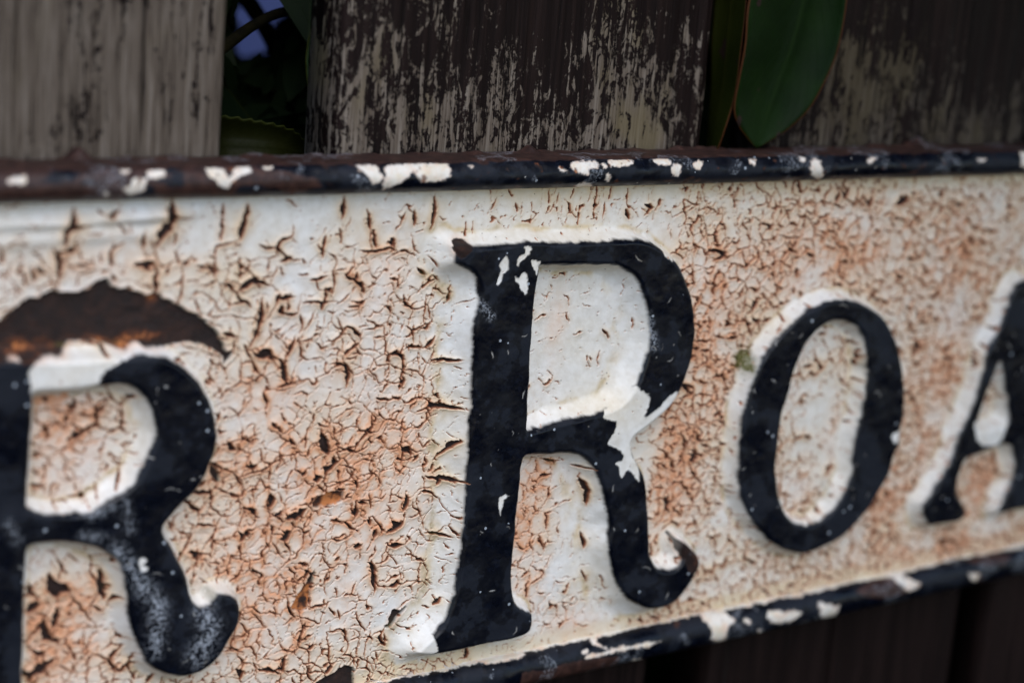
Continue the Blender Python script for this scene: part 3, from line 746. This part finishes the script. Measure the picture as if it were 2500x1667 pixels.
BOT_CHIP = [T(1660, 1107, 2.8, [(130, 1075), (290, 1080), (385, 1140), (330, 1192), (302, 1272), (215, 1262), (225, 1200), (180, 1150)]),
            T(1660, 1107, 2.8, [(600, 1083), (700, 1075), (832, 1080), (760, 1142), (620, 1152)]), T(1660, 1107, 2.8, [(948, 1008), (1010, 1030), (1092, 1038), (1040, 1132), (980, 1142)]),
            T(1660, 1107, 2.8, [(1350, 780), (1500, 760), (1540, 850), (1652, 880), (1570, 942), (1500, 890)]), T(1660, 1107, 2.8, [(1978, 818), (2042, 830), (2010, 862)]),
            T(1660, 1107, 2.8, [(440, 1130), (490, 1140), (470, 1165)]), T(1660, 1107, 2.8, [(520, 1190), (560, 1205), (545, 1225)]),
            T(830, 1107, 2.8, [(1670, 1392), (1800, 1345), (1900, 1330), (2215, 1272), (2120, 1310), (1920, 1345), (1830, 1375), (1700, 1402)]), T(830, 1107, 2.8, [(1648, 1345), (1690, 1340), (1685, 1370), (1655, 1368)]),
            T(830, 1107, 2.8, [(870, 1340), (980, 1375), (1060, 1385), (1230, 1345), (1270, 1382), (1100, 1412), (1000, 1435), (900, 1405)]),
            T(830, 1107, 2.8, [(1705, 1235), (1765, 1225), (1752, 1285), (1862, 1338), (1915, 1365), (1850, 1352), (1725, 1305)]),
            T(830, 1107, 2.8, [(80, 1430), (300, 1400), (480, 1400), (530, 1470), (380, 1535), (240, 1560), (80, 1590)]),
            T(830, 1107, 2.8, [(2010, 1405), (2065, 1408), (2060, 1418), (2010, 1416)])]
BOT_BROWN = [T(830, 1107, 2.8, [(1250, 1500), (1400, 1480), (1560, 1430), (1700, 1402), (1900, 1382), (1885, 1430), (1850, 1482), (1700, 1482), (1610, 1560), (1600, 1700), (1240, 1700)]),
             T(1660, 1107, 2.8, [(1200, 950), (1300, 880), (1370, 830), (1470, 880), (1560, 940), (1400, 985)]), T(1660, 1107, 2.8, [(1950, 730), (2050, 690), (2200, 680), (2280, 720), (2120, 770)])]


def px_mask(uv, loops, noise, rough=3.0, soft=2.0):
    out = np.zeros(len(uv), np.float32)
    for lp in loops:
        L = spline(lp, 2)
        b = (uv[:, 0] > L[:, 0].min() - 12) & (uv[:, 0] < L[:, 0].max() + 12) & (uv[:, 1] > L[:, 1].min() - 12) & (uv[:, 1] < L[:, 1].max() + 12)
        if b.any():
            d = sdf_pts(uv[b, 0], uv[b, 1], [L]) + rough * noise[b]
            out[b] = np.maximum(out[b], np.clip(d / soft + 0.5, 0, 1))
    return out


def border(top):
    bx = np.arange(-138, 222, 0.3)
    if top:
        a = np.linspace(0, 1, 46)
        ang = -math.pi / 2 + math.pi * a                     # under, front, over
        py = -5.2 * np.cos(ang) ** 0.85; pz = 42.4 + 3.8 * np.sin(ang)
        py = np.concatenate([py, np.linspace(0.4, 8.6, 22), [8.6]]); pz = np.concatenate([pz, np.full(22, 46.05), [40.0]])
        rim = np.concatenate([np.sin(math.pi * a), np.zeros(23)])
        back = np.concatenate([np.zeros(46), np.linspace(0, 1, 22), [0]])
    else:
        a = np.linspace(0, 1, 46)
        ang = math.pi / 2 - math.pi * a
        py = -4.6 * np.cos(ang) ** 0.8; pz = 4.6 * np.sin(ang)
        py = np.concatenate([[0.6], py, np.linspace(0.4, 8.6, 8)]); pz = np.concatenate([[5.2], pz, np.full(8, -4.7)])
        rim = np.concatenate([[0], np.sin(math.pi * a), np.zeros(8)]); back = np.zeros(len(py))
    BX, PY = np.meshgrid(bx, py, indexing='ij'); PZ = np.broadcast_to(pz, BX.shape).copy(); RI = np.broadcast_to(rim, BX.shape); BK = np.broadcast_to(back, BX.shape)
    if not top:
        PZ = PZ + bottom_z(BX)
    arc = np.broadcast_to(np.concatenate([[0], np.cumsum(np.hypot(np.diff(py), np.diff(pz)))]), BX.shape)
    n1 = fbm(BX, arc + 300, 9, 3, 201); n2 = fbm(BX, arc + 300, 1.6, 3, 202)
    y = PY - RI * (0.22 * n1 + 0.06 * n2); z = PZ + (0.12 * n1 + 0.03 * n2)
    if top:     # grit and old mortar lodged against the boards
        z = z + smooth01((BK - 0.55) / 0.45) * np.clip(fbm(BX, arc, 7, 3, 205) + 0.15, 0, 2) * 0.9 * (BK > 0)
        z = z + smooth01((BK - 0.3) / 0.5) * (BK > 0) * 2.6 * (np.exp(-((BX + 76 - 5) / 2.6) ** 2) * 0 + np.exp(-((BX - mm(190, 360, 8)[0]) / 2.4) ** 2) + 0.5 * np.exp(-((BX - mm(1290, 362, 8)[0]) / 1.5) ** 2) + 0.6 * np.exp(-((BX - mm(2240, 345, 8)[0]) / 2.5) ** 2))
    V = np.stack([BX.ravel(), y.ravel(), z.ravel()], 1) / 1000
    uv = project(V)
    n3 = fbm(BX, arc, 0.8, 4, 203, 0.65).ravel(); n4 = fbm(BX, arc, 2.6, 3, 204).ravel()
    ns = n3 * 0.6 + n4 * 0.7
    one = np.ones(len(V), np.float32)
    if top:
        blk = one.copy()
        brn = np.clip((fbm(BX * 0.5, arc, 3.2, 3, 206).ravel() + 0.55 * smooth01((-48 - BX.ravel()) / 20) * 2 - 0.62) / 0.2, 0, 1)
        cm = px_mask(uv, TOP_CHIP, ns, 6.5, 4.0) * (RI.ravel() > 0)
        blk *= 1 - cm
        # the white coat laps over the lower edge
        lap = smooth01((0.55 + 0.35 * n4 - arc.ravel() / 1.6 ) / 0.25) * smooth01((BX.ravel() + 60) / 20)
        blk *= 1 - lap
        brn *= blk
        spots = np.clip((fbm(BX, arc, 1.1, 3, 207).ravel() - 0.92) / 0.08, 0, 1) * smooth01((BX.ravel() + 30) / 30) * (RI.ravel() > 0.15)
        blk *= 1 - 0.9 * spots
        ledge = (BK.ravel() > 0) | (RI.ravel() == 0) & (arc.ravel() > 8)
        ledge = smooth01((arc.ravel() - 11.3 + 0.5 * n4) / 0.5)
        bare_ = 0.9 * ledge; brn = np.maximum(brn * (1 - ledge), ledge)
        blk = np.maximum(blk, ledge)
        rs = np.clip((fbm(BX, arc, 2.0, 3, 208).ravel() - 0.55) / 0.2, 0, 1) * (1 - ledge) * 0.8
        bare_ = np.where(ledge > 0.5, 0.25, rs)
        st = np.clip(0.5 * rs + 1.6 * cm * (1 - cm) + 0.5 * cm * np.clip(n3 + 0.1, 0, 1), 0, 1)
    else:
        # the upper lip carries the white coat of the plate down to a ragged line
        edge = arc.ravel() - 2.1 - 0.9 * n4 - 0.35 * n3 - 0.8 * fbm(BX, arc * 0, 14, 2, 212).ravel()
        blk = np.clip(edge / 0.3 + 0.5, 0, 1)
        cm = px_mask(uv, BOT_CHIP, ns, 6.5, 4.0)
        blk *= 1 - cm
        brn = px_mask(uv, BOT_BROWN, ns, 4)
        brn = np.maximum(brn, np.clip((fbm(BX, arc, 5, 3, 210).ravel() - 0.75) / 0.2, 0, 1)) * blk
        bare_ = px_mask(uv, [T(720, 1400, 5.87, [(600, 1395), (620, 1360), (690, 1328), (770, 1320), (840, 1345), (835, 1450), (845, 1568), (850, 1800), (-100, 1800), (260, 1580), (430, 1480)])], ns, 2)
        st = np.clip(fbm(BX, arc, 3, 2, 213).ravel() * 0.5, 0, 0.5) * (1 - blk) + np.clip(1.4 * cm * (1 - cm) + 0.4 * cm * np.clip(n3, 0, 1), 0, 0.8)
    A1_ = np.stack([blk, 0 * one, st, bare_], 1); A2_ = np.stack([0.35 * (1 - np.abs(n4)) * (n1.ravel() > 0.35), (0.25 + 0.5 * np.clip(n4, 0, 1)) * (1 - blk) + 0.05, brn, 0 * one], 1)
    n, k = BX.shape
    J = np.arange(n * k).reshape(n, k)
    q = np.stack([J[:-1, :-1], J[:-1, 1:], J[1:, 1:], J[1:, :-1]], -1).reshape(-1, 4)
    if not top:
        q = q[:, ::-1]
    return mesh_np("border", V, q, IRON, sign, {"layers_a": A1_, "layers_b": A2_})


border(True)["label"] = "black rounded top border with white chips, brown towards the left"
border(False)["label"] = "black rounded bottom border with ragged white paint along it"

# ------------------------------------------------------------------ the fence
def wood_mat(name, wear, grad, zmid, tone=1.0, seed=0.0, warm=0.0):
    """weathered softwood with the remains of a dark brown coat; wear lifts the share of bare wood"""
    m, nt, bs = new_mat(name); g = G(nt)
    co = g.n("ShaderNodeTexCoord").outputs["Object"]
    fib = g.noise(g.mapping(co, (1700, 1700, 75), (seed, 0, 0)), 1.0, 5, 0.6, 0.3)
    fib2 = g.noise(g.mapping(co, (520, 520, 16), (seed + 3, 0, 0)), 1.0, 4, 0.55, 0.4)
    blot = g.noise(g.mapping(co, (330, 330, 130), (seed + 9, 0, 0)), 1.0, 10, 0.70, 1.1)
    chip = g.noise(co, 900, 6, 0.7)
    big = g.noise(g.mapping(co, (55, 55, 26), (seed + 5, 0, 0)), 1.0, 3, 0.5, 0.2)
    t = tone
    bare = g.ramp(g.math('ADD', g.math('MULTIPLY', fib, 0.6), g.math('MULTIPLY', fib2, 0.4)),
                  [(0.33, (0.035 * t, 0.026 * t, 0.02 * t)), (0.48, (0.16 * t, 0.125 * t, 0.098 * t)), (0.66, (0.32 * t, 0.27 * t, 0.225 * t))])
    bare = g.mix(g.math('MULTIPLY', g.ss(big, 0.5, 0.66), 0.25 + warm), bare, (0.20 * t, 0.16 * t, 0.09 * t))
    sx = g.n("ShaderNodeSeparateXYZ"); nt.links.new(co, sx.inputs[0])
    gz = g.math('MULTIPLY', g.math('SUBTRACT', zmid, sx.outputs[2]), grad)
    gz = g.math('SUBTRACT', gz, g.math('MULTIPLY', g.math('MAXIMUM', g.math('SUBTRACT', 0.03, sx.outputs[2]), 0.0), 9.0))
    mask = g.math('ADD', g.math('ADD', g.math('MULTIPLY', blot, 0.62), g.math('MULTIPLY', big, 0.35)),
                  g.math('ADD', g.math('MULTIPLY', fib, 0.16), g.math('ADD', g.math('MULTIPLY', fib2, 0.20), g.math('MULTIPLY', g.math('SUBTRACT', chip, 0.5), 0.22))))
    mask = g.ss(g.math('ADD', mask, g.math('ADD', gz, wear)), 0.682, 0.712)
    paint = g.mix(g.ss(fib2, 0.4, 0.65), (0.0052, 0.0025, 0.0023), (0.0125, 0.0068, 0.006))
    split = g.ss(fib2, 0.36, 0.31)
    base = g.mix(mask, paint, bare)
    base = g.mix(g.math('MULTIPLY', split, 0.85), base, (0.012, 0.009, 0.008))
    nt.links.new(base, bs.inputs["Base Color"])
    nt.links.new(g.mixf(mask, 0.55, 0.85), bs.inputs["Roughness"])
    bs.inputs["Specular IOR Level"].default_value = 0.09
    hgt = g.math('ADD', g.math('MULTIPLY', mask, -0.5), g.math('SUBTRACT', g.math('ADD', g.math('MULTIPLY', fib, 0.35), g.math('MULTIPLY', fib2, 0.6)), g.math('MULTIPLY', split, 0.8)))
    nt.links.new(g.bump(hgt, 0.0009, 0.8), bs.inputs["Normal"])
    return m


fence = tag(empty("wooden_fence", (0.04, 0.018, -0.5)),
            "weathered wooden fence of upright boards with flaking dark brown stain behind the sign", "fence")


def board(x0, x1, mat, y0=10.0, th=16.0, z0=-500, z1=330, seed=0, groove=None, label=None):
    """a sawn upright board with worn arrises and grooved grain; millimetres"""
    w = x1 - x0
    bx = np.arange(0, w + 0.01, 0.8); bx = bx / bx[-1] * w
    bz = np.concatenate([np.arange(z0, -130, 12), np.arange(-130, 110, 3.0), np.arange(110, z1 + 1, 10)])
    U, Vz = np.meshgrid(bx, bz, indexing='ij')
    edge = np.minimum(U, w - U)
    rnd = 1.6 * np.clip(1 - edge / 2.2, 0, 1) ** 2
    gr = 0.35 * fbm(U * 1.0, Vz * 0.03, 2.0, 3, 300 + seed) + 0.3 * fbm(U, Vz * 0.05, 9, 2, 301 + seed)
    Y = y0 + rnd - gr * (edge > 1)
    if groove:
        gx, gw, gd = groove
        Y = Y + gd * np.exp(-((U + x0 - gx - 1.2 * fbm(0 * U, Vz, 40, 2, 302)) / gw) ** 2)
    wob = 0.5 * fbm(0 * U, Vz, 30, 3, 303 + seed)
    Xw = x0 + U + wob * np.where(U < w / 2, 1, -1) * np.clip(1 - edge / 3, 0, 1)
    n, k = U.shape
    front = np.stack([Xw.ravel(), Y.ravel(), Vz.ravel()], 1)
    J = np.arange(n * k).reshape(n, k)
    q = np.stack([J[:-1, :-1], J[1:, :-1], J[1:, 1:], J[:-1, 1:]], -1).reshape(-1, 4)
    bk = np.array([[[x, y0 + th, z] for z in bz] for x in (x0, x1)]).reshape(-1, 3)
    o = n * k
    e = []
    for j in range(k - 1):
        e.append([J[0, j], J[0, j + 1], o + j + 1, o + j]); e.append([J[-1, j], o + k + j, o + k + j + 1, J[-1, j + 1]])
        e.append([o + j, o + j + 1, o + k + j + 1, o + k + j])
    ob = mesh_np("board", np.vstack([front, bk]) / 1000, np.vstack([q, e]), mat, fence)
    if label:
        ob["label"] = label
    return ob


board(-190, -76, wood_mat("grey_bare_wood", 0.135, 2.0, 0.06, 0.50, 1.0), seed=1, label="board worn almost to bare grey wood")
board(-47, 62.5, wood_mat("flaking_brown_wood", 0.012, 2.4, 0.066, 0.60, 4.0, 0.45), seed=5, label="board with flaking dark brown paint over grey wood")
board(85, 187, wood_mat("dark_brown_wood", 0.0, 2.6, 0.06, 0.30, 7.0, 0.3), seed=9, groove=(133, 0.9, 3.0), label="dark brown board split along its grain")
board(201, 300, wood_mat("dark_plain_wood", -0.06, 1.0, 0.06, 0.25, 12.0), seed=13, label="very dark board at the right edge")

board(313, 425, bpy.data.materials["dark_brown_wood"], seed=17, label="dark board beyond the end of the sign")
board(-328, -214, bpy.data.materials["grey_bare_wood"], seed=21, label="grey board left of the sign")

# ------------------------------------------------------------------ the shrub
def leaf_mat(name, c1, c2, rib, spots=False, rough=0.35):
    m, nt, bs = new_mat(name); g = G(nt)
    at_ = g.n("ShaderNodeAttribute", attribute_name="leaf_uv"); sp = g.n("ShaderNodeSeparateColor"); nt.links.new(at_.outputs["Color"], sp.inputs[0])
    u, v, edge = sp.outputs[0], sp.outputs[1], sp.outputs[2]
    co = g.n("ShaderNodeTexCoord").outputs["Object"]
    base = g.mix(g.ss(g.noise(co, 60, 4), 0.35, 0.65), c1, c2)
    d = g.math('ABSOLUTE', g.math('SUBTRACT', u, 0.5))
    ribm = g.math('SUBTRACT', 1.0, g.ss(d, 0.006, 0.03))
    vein = g.math('ABSOLUTE', g.math('SINE', g.math('MULTIPLY', g.math('SUBTRACT', v, g.math('MULTIPLY', d, 0.6)), 46)))
    veinm = g.math('MULTIPLY', g.math('SUBTRACT', 1.0, g.ss(vein, 0.0, 0.12)), 0.35)
    base = g.mix(g.math('MAXIMUM', g.math('MULTIPLY', ribm, 0.6), veinm), base, rib)
    base = g.mix(g.ss(edge, 0.965, 0.99), base, (0.045, 0.015, 0.005) if spots else (0.018, 0.022, 0.003))
    if spots:
        base = g.mix(g.ss(g.noise(co, 150, 2), 0.68, 0.71), base, (0.02, 0.012, 0.01))
    nt.links.new(base, bs.inputs["Base Color"])
    bs.inputs["Roughness"].default_value = rough
    bs.inputs["Specular IOR Level"].default_value = 0.07
    nt.links.new(g.bump(g.math('ADD', g.math('MULTIPLY', veinm, -1.0), g.math('MULTIPLY', g.noise(co, 500, 3), 0.4)), 0.0004, 0.5), bs.inputs["Normal"])
    return m


L_DARK = leaf_mat("dark_leaf", (0.0018, 0.008, 0.0006), (0.0035, 0.013, 0.001), (0.007, 0.018, 0.003), True, 0.5)
L_OLIVE = leaf_mat("olive_leaf", (0.009, 0.010, 0.0015), (0.011, 0.013, 0.002), (0.012, 0.014, 0.0025), False, 0.5)
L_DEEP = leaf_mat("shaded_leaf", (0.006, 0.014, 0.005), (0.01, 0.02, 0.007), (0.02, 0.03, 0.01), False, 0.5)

shrub = tag(empty("broadleaf_shrub", (0.03, 0.12, -0.35)),
            "dark green broad-leaved shrub growing through the gaps between the fence boards", "shrub")


def leaf_loft(name, left, mid, right, mat, serr=0.0, nu=16, nv=60, thick=0.00035):
    """leaf blade between two margins over a midrib; the curves are lists of world points (m)"""
    A, B, C = (spline(np.array(c), 12, False) for c in (left, mid, right))
    def res(c):
        s = np.concatenate([[0], np.cumsum(np.linalg.norm(np.diff(c, axis=0), axis=1))]); s /= s[-1]
        return np.stack([np.interp(np.linspace(0, 1, nv), s, c[:, k]) for k in range(3)], 1)
    A, B, C = res(A), res(B), res(C)
    if serr:
        sw = (np.abs(((np.arange(nv) * 0.21) % 1) - 0.3)) * serr
        A = A + (A - B) / (np.linalg.norm(A - B, axis=1, keepdims=True) + 1e-6) * sw[:, None]
        C = C + (C - B) / (np.linalg.norm(C - B, axis=1, keepdims=True) + 1e-6) * sw[:, None]
    u = np.linspace(0, 1, nu + 1)
    P = np.zeros((nu + 1, nv, 3)); uvw = np.zeros((nu + 1, nv, 4))
    for i, t in enumerate(u):
        P[i] = A * (1 - t) + C * t + (B - (A + C) / 2) * (4 * t * (1 - t)) * (1 - 0.12 * math.exp(-((t - 0.5) / 0.04) ** 2))
        uvw[i, :, 0] = t; uvw[i, :, 1] = np.linspace(0, 1, nv); uvw[i, :, 2] = abs(t - 0.5) * 2; uvw[i, :, 3] = 1
    J = np.arange((nu + 1) * nv).reshape(nu + 1, nv)
    q = np.stack([J[:-1, :-1], J[1:, :-1], J[1:, 1:], J[:-1, 1:]], -1).reshape(-1, 4)
    o = mesh_np(name, P.reshape(-1, 3), q, mat, shrub, {"leaf_uv": uvw.reshape(-1, 4)})
    so_ = o.modifiers.new("thickness", 'SOLIDIFY'); so_.thickness = thick
    return o


def pts(lst):
    return [at(x, y, d / 1000) for x, y, d in lst]


# the big leaf hanging over the right board, its tip on the sign
o = leaf_loft("leaf", pts([(1975, -420, 9), (1900, -250, 4), (1852, -110, 2.5), (1824, 15, 2), (1817, 107, 2), (1803, 186, 2.5), (1790, 262, 3.5), (1800, 305, 4), (1820, 334, 5), (1844, 362, 6)]),
              pts([(1985, -420, 10), (1985, -250, 8), (1978, -110, 7.5), (1960, 5, 7.5), (1932, 107, 7.5), (1905, 180, 7.5), (1876, 262, 7), (1862, 305, 6.6), (1853, 338, 6.2), (1845, 362, 6)]),
              pts([(1995, -420, 9), (2045, -250, 4), (2075, -110, 2), (2069, 0, 1), (2056, 82, 1), (2036, 155, 1.2), (1985, 255, 2.5), (1935, 308, 4), (1885, 342, 5), (1847, 362, 6)]), L_DARK)
o["label"] = "large dark green leaf with a pale midrib hanging in front of the right board"
o = leaf_loft("leaf", pts([(1760, -300, 24), (1750, -120, 22), (1746, 0, 20), (1738, 107, 19), (1736, 214, 19), (1728, 321, 18), (1722, 400, 16)]),
              pts([(1790, -300, 18), (1790, -120, 15), (1788, 0, 14), (1778, 107, 13.5), (1768, 214, 13), (1748, 321, 12), (1735, 400, 12)]),
              pts([(1810, -300, 10), (1825, -120, 7), (1824, 0, 5), (1811, 120, 4), (1796, 232, 4), (1767, 329, 5), (1740, 400, 8)]), leaf_mat("red_edged_leaf", (0.012, 0.016, 0.002), (0.017, 0.021, 0.003), (0.03, 0.03, 0.006), True, 0.5))
o["label"] = "narrow leaf seen edge on with a reddish margin"
o = leaf_loft("leaf", pts([(500, 296, 40), (548, 289, 36), (600, 296, 34), (650, 304, 33), (690, 314, 33), (725, 330, 34), (752, 362, 36), (762, 400, 38)]),
              pts([(500, 352, 42), (548, 350, 38), (600, 352, 36), (650, 355, 35), (690, 360, 35), (725, 370, 36), (750, 385, 37), (762, 402, 38)]),
              pts([(500, 420, 36), (548, 425, 33), (600, 428, 31), (650, 428, 30), (690, 424, 31), (725, 418, 33), (750, 410, 36), (762, 404, 38)]), L_OLIVE, serr=0.0011)
o["label"] = "olive leaf with a toothed edge low in the left gap"
o = leaf_loft("leaf", pts([(790, -220, 34), (774, -90, 31), (768, 0, 30), (757, 75, 29.5), (748, 120, 29), (746, 165, 29), (751, 215, 29), (757, 275, 29.5), (760, 345, 31)]),
              pts([(796, -220, 42), (788, -90, 40), (784, 0, 39), (778, 75, 38), (774, 120, 38), (771, 165, 38), (769, 215, 37), (766, 275, 35), (761, 345, 32)]),
              pts([(800, -220, 50), (806, -90, 50), (804, 0, 50), (800, 75, 50), (796, 120, 48), (790, 165, 47), (784, 215, 44), (772, 275, 39), (762, 345, 33)]), leaf_mat("pale_edged_leaf", (0.07, 0.13, 0.05), (0.09, 0.16, 0.07), (0.11, 0.18, 0.05), False, 0.5), serr=0.0008)
o["label"] = "upright leaf with a pale toothed edge beside the middle board"


def tube(name, path, r0, r1, mat, sides=8):
    P = spline(np.array(path), 6, False)
    V, Fq = [], []
    for i, p in enumerate(P):
        d = P[min(i + 1, len(P) - 1)] - P[max(i - 1, 0)]; d /= np.linalg.norm(d)
        a = np.cross(d, (0.3, 0.9, 0.1)); a /= np.linalg.norm(a); b = np.cross(d, a)
        r = r0 + (r1 - r0) * i / (len(P) - 1)
        for k in range(sides):
            t = 2 * math.pi * k / sides
            V.append(p + r * (math.cos(t) * a + math.sin(t) * b))
    for i in range(len(P) - 1):
        for k in range(sides):
            Fq.append([i * sides + k, i * sides + (k + 1) % sides, (i + 1) * sides + (k + 1) % sides, (i + 1) * sides + k])
    return mesh_np(name, np.array(V), np.array(Fq), mat, shrub)


bm_, nt_, bs_ = new_mat("shrub_bark"); g_ = G(nt_)
nt_.links.new(g_.ramp(g_.noise(g_.n("ShaderNodeTexCoord").outputs["Object"], 300, 4), [(0.3, (0.004, 0.0035, 0.0015)), (0.7, (0.012, 0.010, 0.003))]), bs_.inputs["Base Color"])
bs_.inputs["Specular IOR Level"].default_value = 0.08; bs_.inputs["Roughness"].default_value = 0.8
tube("twig", pts([(520, 135, 60), (565, 102, 64), (620, 62, 68), (690, 30, 74), (790, 20, 84)]), 0.0017, 0.0012, bm_)
tube("twig", pts([(560, -60, 120), (610, 10, 125), (650, 75, 128), (680, 150, 130), (720, 330, 130)]), 0.0026, 0.002, bm_)
tube("branch", [np.array(p) for p in [(-0.03, 0.12, -0.35), (-0.028, 0.13, -0.1), (-0.03, 0.12, 0.06), (-0.02, 0.13, 0.22), (0.0, 0.14, 0.33)]], 0.007, 0.004, bm_)
tube("branch", [np.array(p) for p in [(0.07, 0.11, -0.35), (0.085, 0.11, -0.1), (0.08, 0.10, 0.06), (0.09, 0.08, 0.18), (0.1, 0.05, 0.26)]], 0.006, 0.003, bm_)

# the mass of leaves behind the fence, too many and too dark to tell apart
def leaf_mass(name, n, lo, hi, gap=True):
    t = np.linspace(0, 1, 5); wd = np.array([0.02, 0.8, 1.0, 0.7, 0.02]) * 0.5
    base = []
    for a, b in zip(t, wd):
        for s in (-1, 0, 1):
            base.append((s * b * 0.42, 0.0 + 0.06 * abs(s) * b, a))
    base = np.array(base); q0 = []
    for i in range(4):
        for k in range(2):
            q0.append([i * 3 + k, i * 3 + k + 1, (i + 1) * 3 + k + 1, (i + 1) * 3 + k])
    q0 = np.array(q0); uv0 = np.array([[k / 2, i / 4, abs(k - 1), 1] for i in range(5) for k in range(3)])
    Vs, Qs, Us = [], [], []
    big = np.array([(575, -20), (632, -60), (700, -20), (700, 40), (660, 110), (600, 132), (580, 90)], float)
    hole = [np.array(q, float) for q in ([(618, -30), (684, 4), (682, 30), (644, 46)], [(595, 24), (626, 46), (610, 58), (594, 64)], [(588, 116), (606, 126), (654, 98), (638, 68), (600, 90)])]
    c = 0; tries = 0
    while c < n and tries < n * 4:
        tries += 1
        p = rng.uniform(lo, hi)
        small = gap and c > n - 1700
        if small:
            p = at(rng.uniform(450, 880), rng.uniform(-200, 330), rng.uniform(0.08, 0.3))
        ax = rng.normal(size=3) * np.array([1, 0.7, 1]); ax /= np.linalg.norm(ax)
        sd_ = np.cross(ax, rng.normal(size=3) * 0.6 + np.array([0, 1.0, 0])); sd_ /= np.linalg.norm(sd_); nn = np.cross(ax, sd_)
        L = rng.uniform(0.007, 0.022) if small else rng.uniform(0.05, 0.085)
        V = p + (base[:, :1] * sd_ + base[:, 1:2] * nn + (base[:, 2:] - 0.5) * ax) * L
        uv = project(np.vstack([V, (V[::3] + V[2::3]) / 2]))
        if gap and (sdf_pts(uv[:, 0], uv[:, 1], hole) if small else sdf_pts(uv[:, 0], uv[:, 1], [big]) - 10).max() > -12:
            continue
        Vs.append(V); Qs.append(q0 + c * len(base)); Us.append(uv0); c += 1
    o = mesh_np(name, np.vstack(Vs), np.vstack(Qs), L_DEEP, shrub, {"leaf_uv": np.vstack(Us)})
    o["kind"] = "stuff"


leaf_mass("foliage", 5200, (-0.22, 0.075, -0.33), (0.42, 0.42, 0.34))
# leaf mass added out of view to shade the right end of the sign
leaf_mass("added_shading_foliage", 1500, (0.13, -0.30, 0.17), (0.62, 0.08, 0.42), False)

# ------------------------------------------------------------------ something blue far behind the hedge
pm, pnt, pbs = new_mat("faded_blue_paint"); pg = G(pnt)
pnt.links.new(pg.mix(pg.noise(pg.n("ShaderNodeTexCoord").outputs["Object"], 20, 4), (0.03, 0.048, 0.16), (0.045, 0.065, 0.2)), pbs.inputs["Base Color"])
pbs.inputs["Roughness"].default_value = 0.6
pc = at(635, 40, 0.75)
bx_ = box_mesh("garden_panel", (pc[0] - 0.16, 0.75, pc[2] - 0.16), (pc[0] + 0.05, 0.77, pc[2] + 0.14), pm, None)
tag(bx_, "blurred blue panel glimpsed between leaves in the left gap of the fence", "panel")
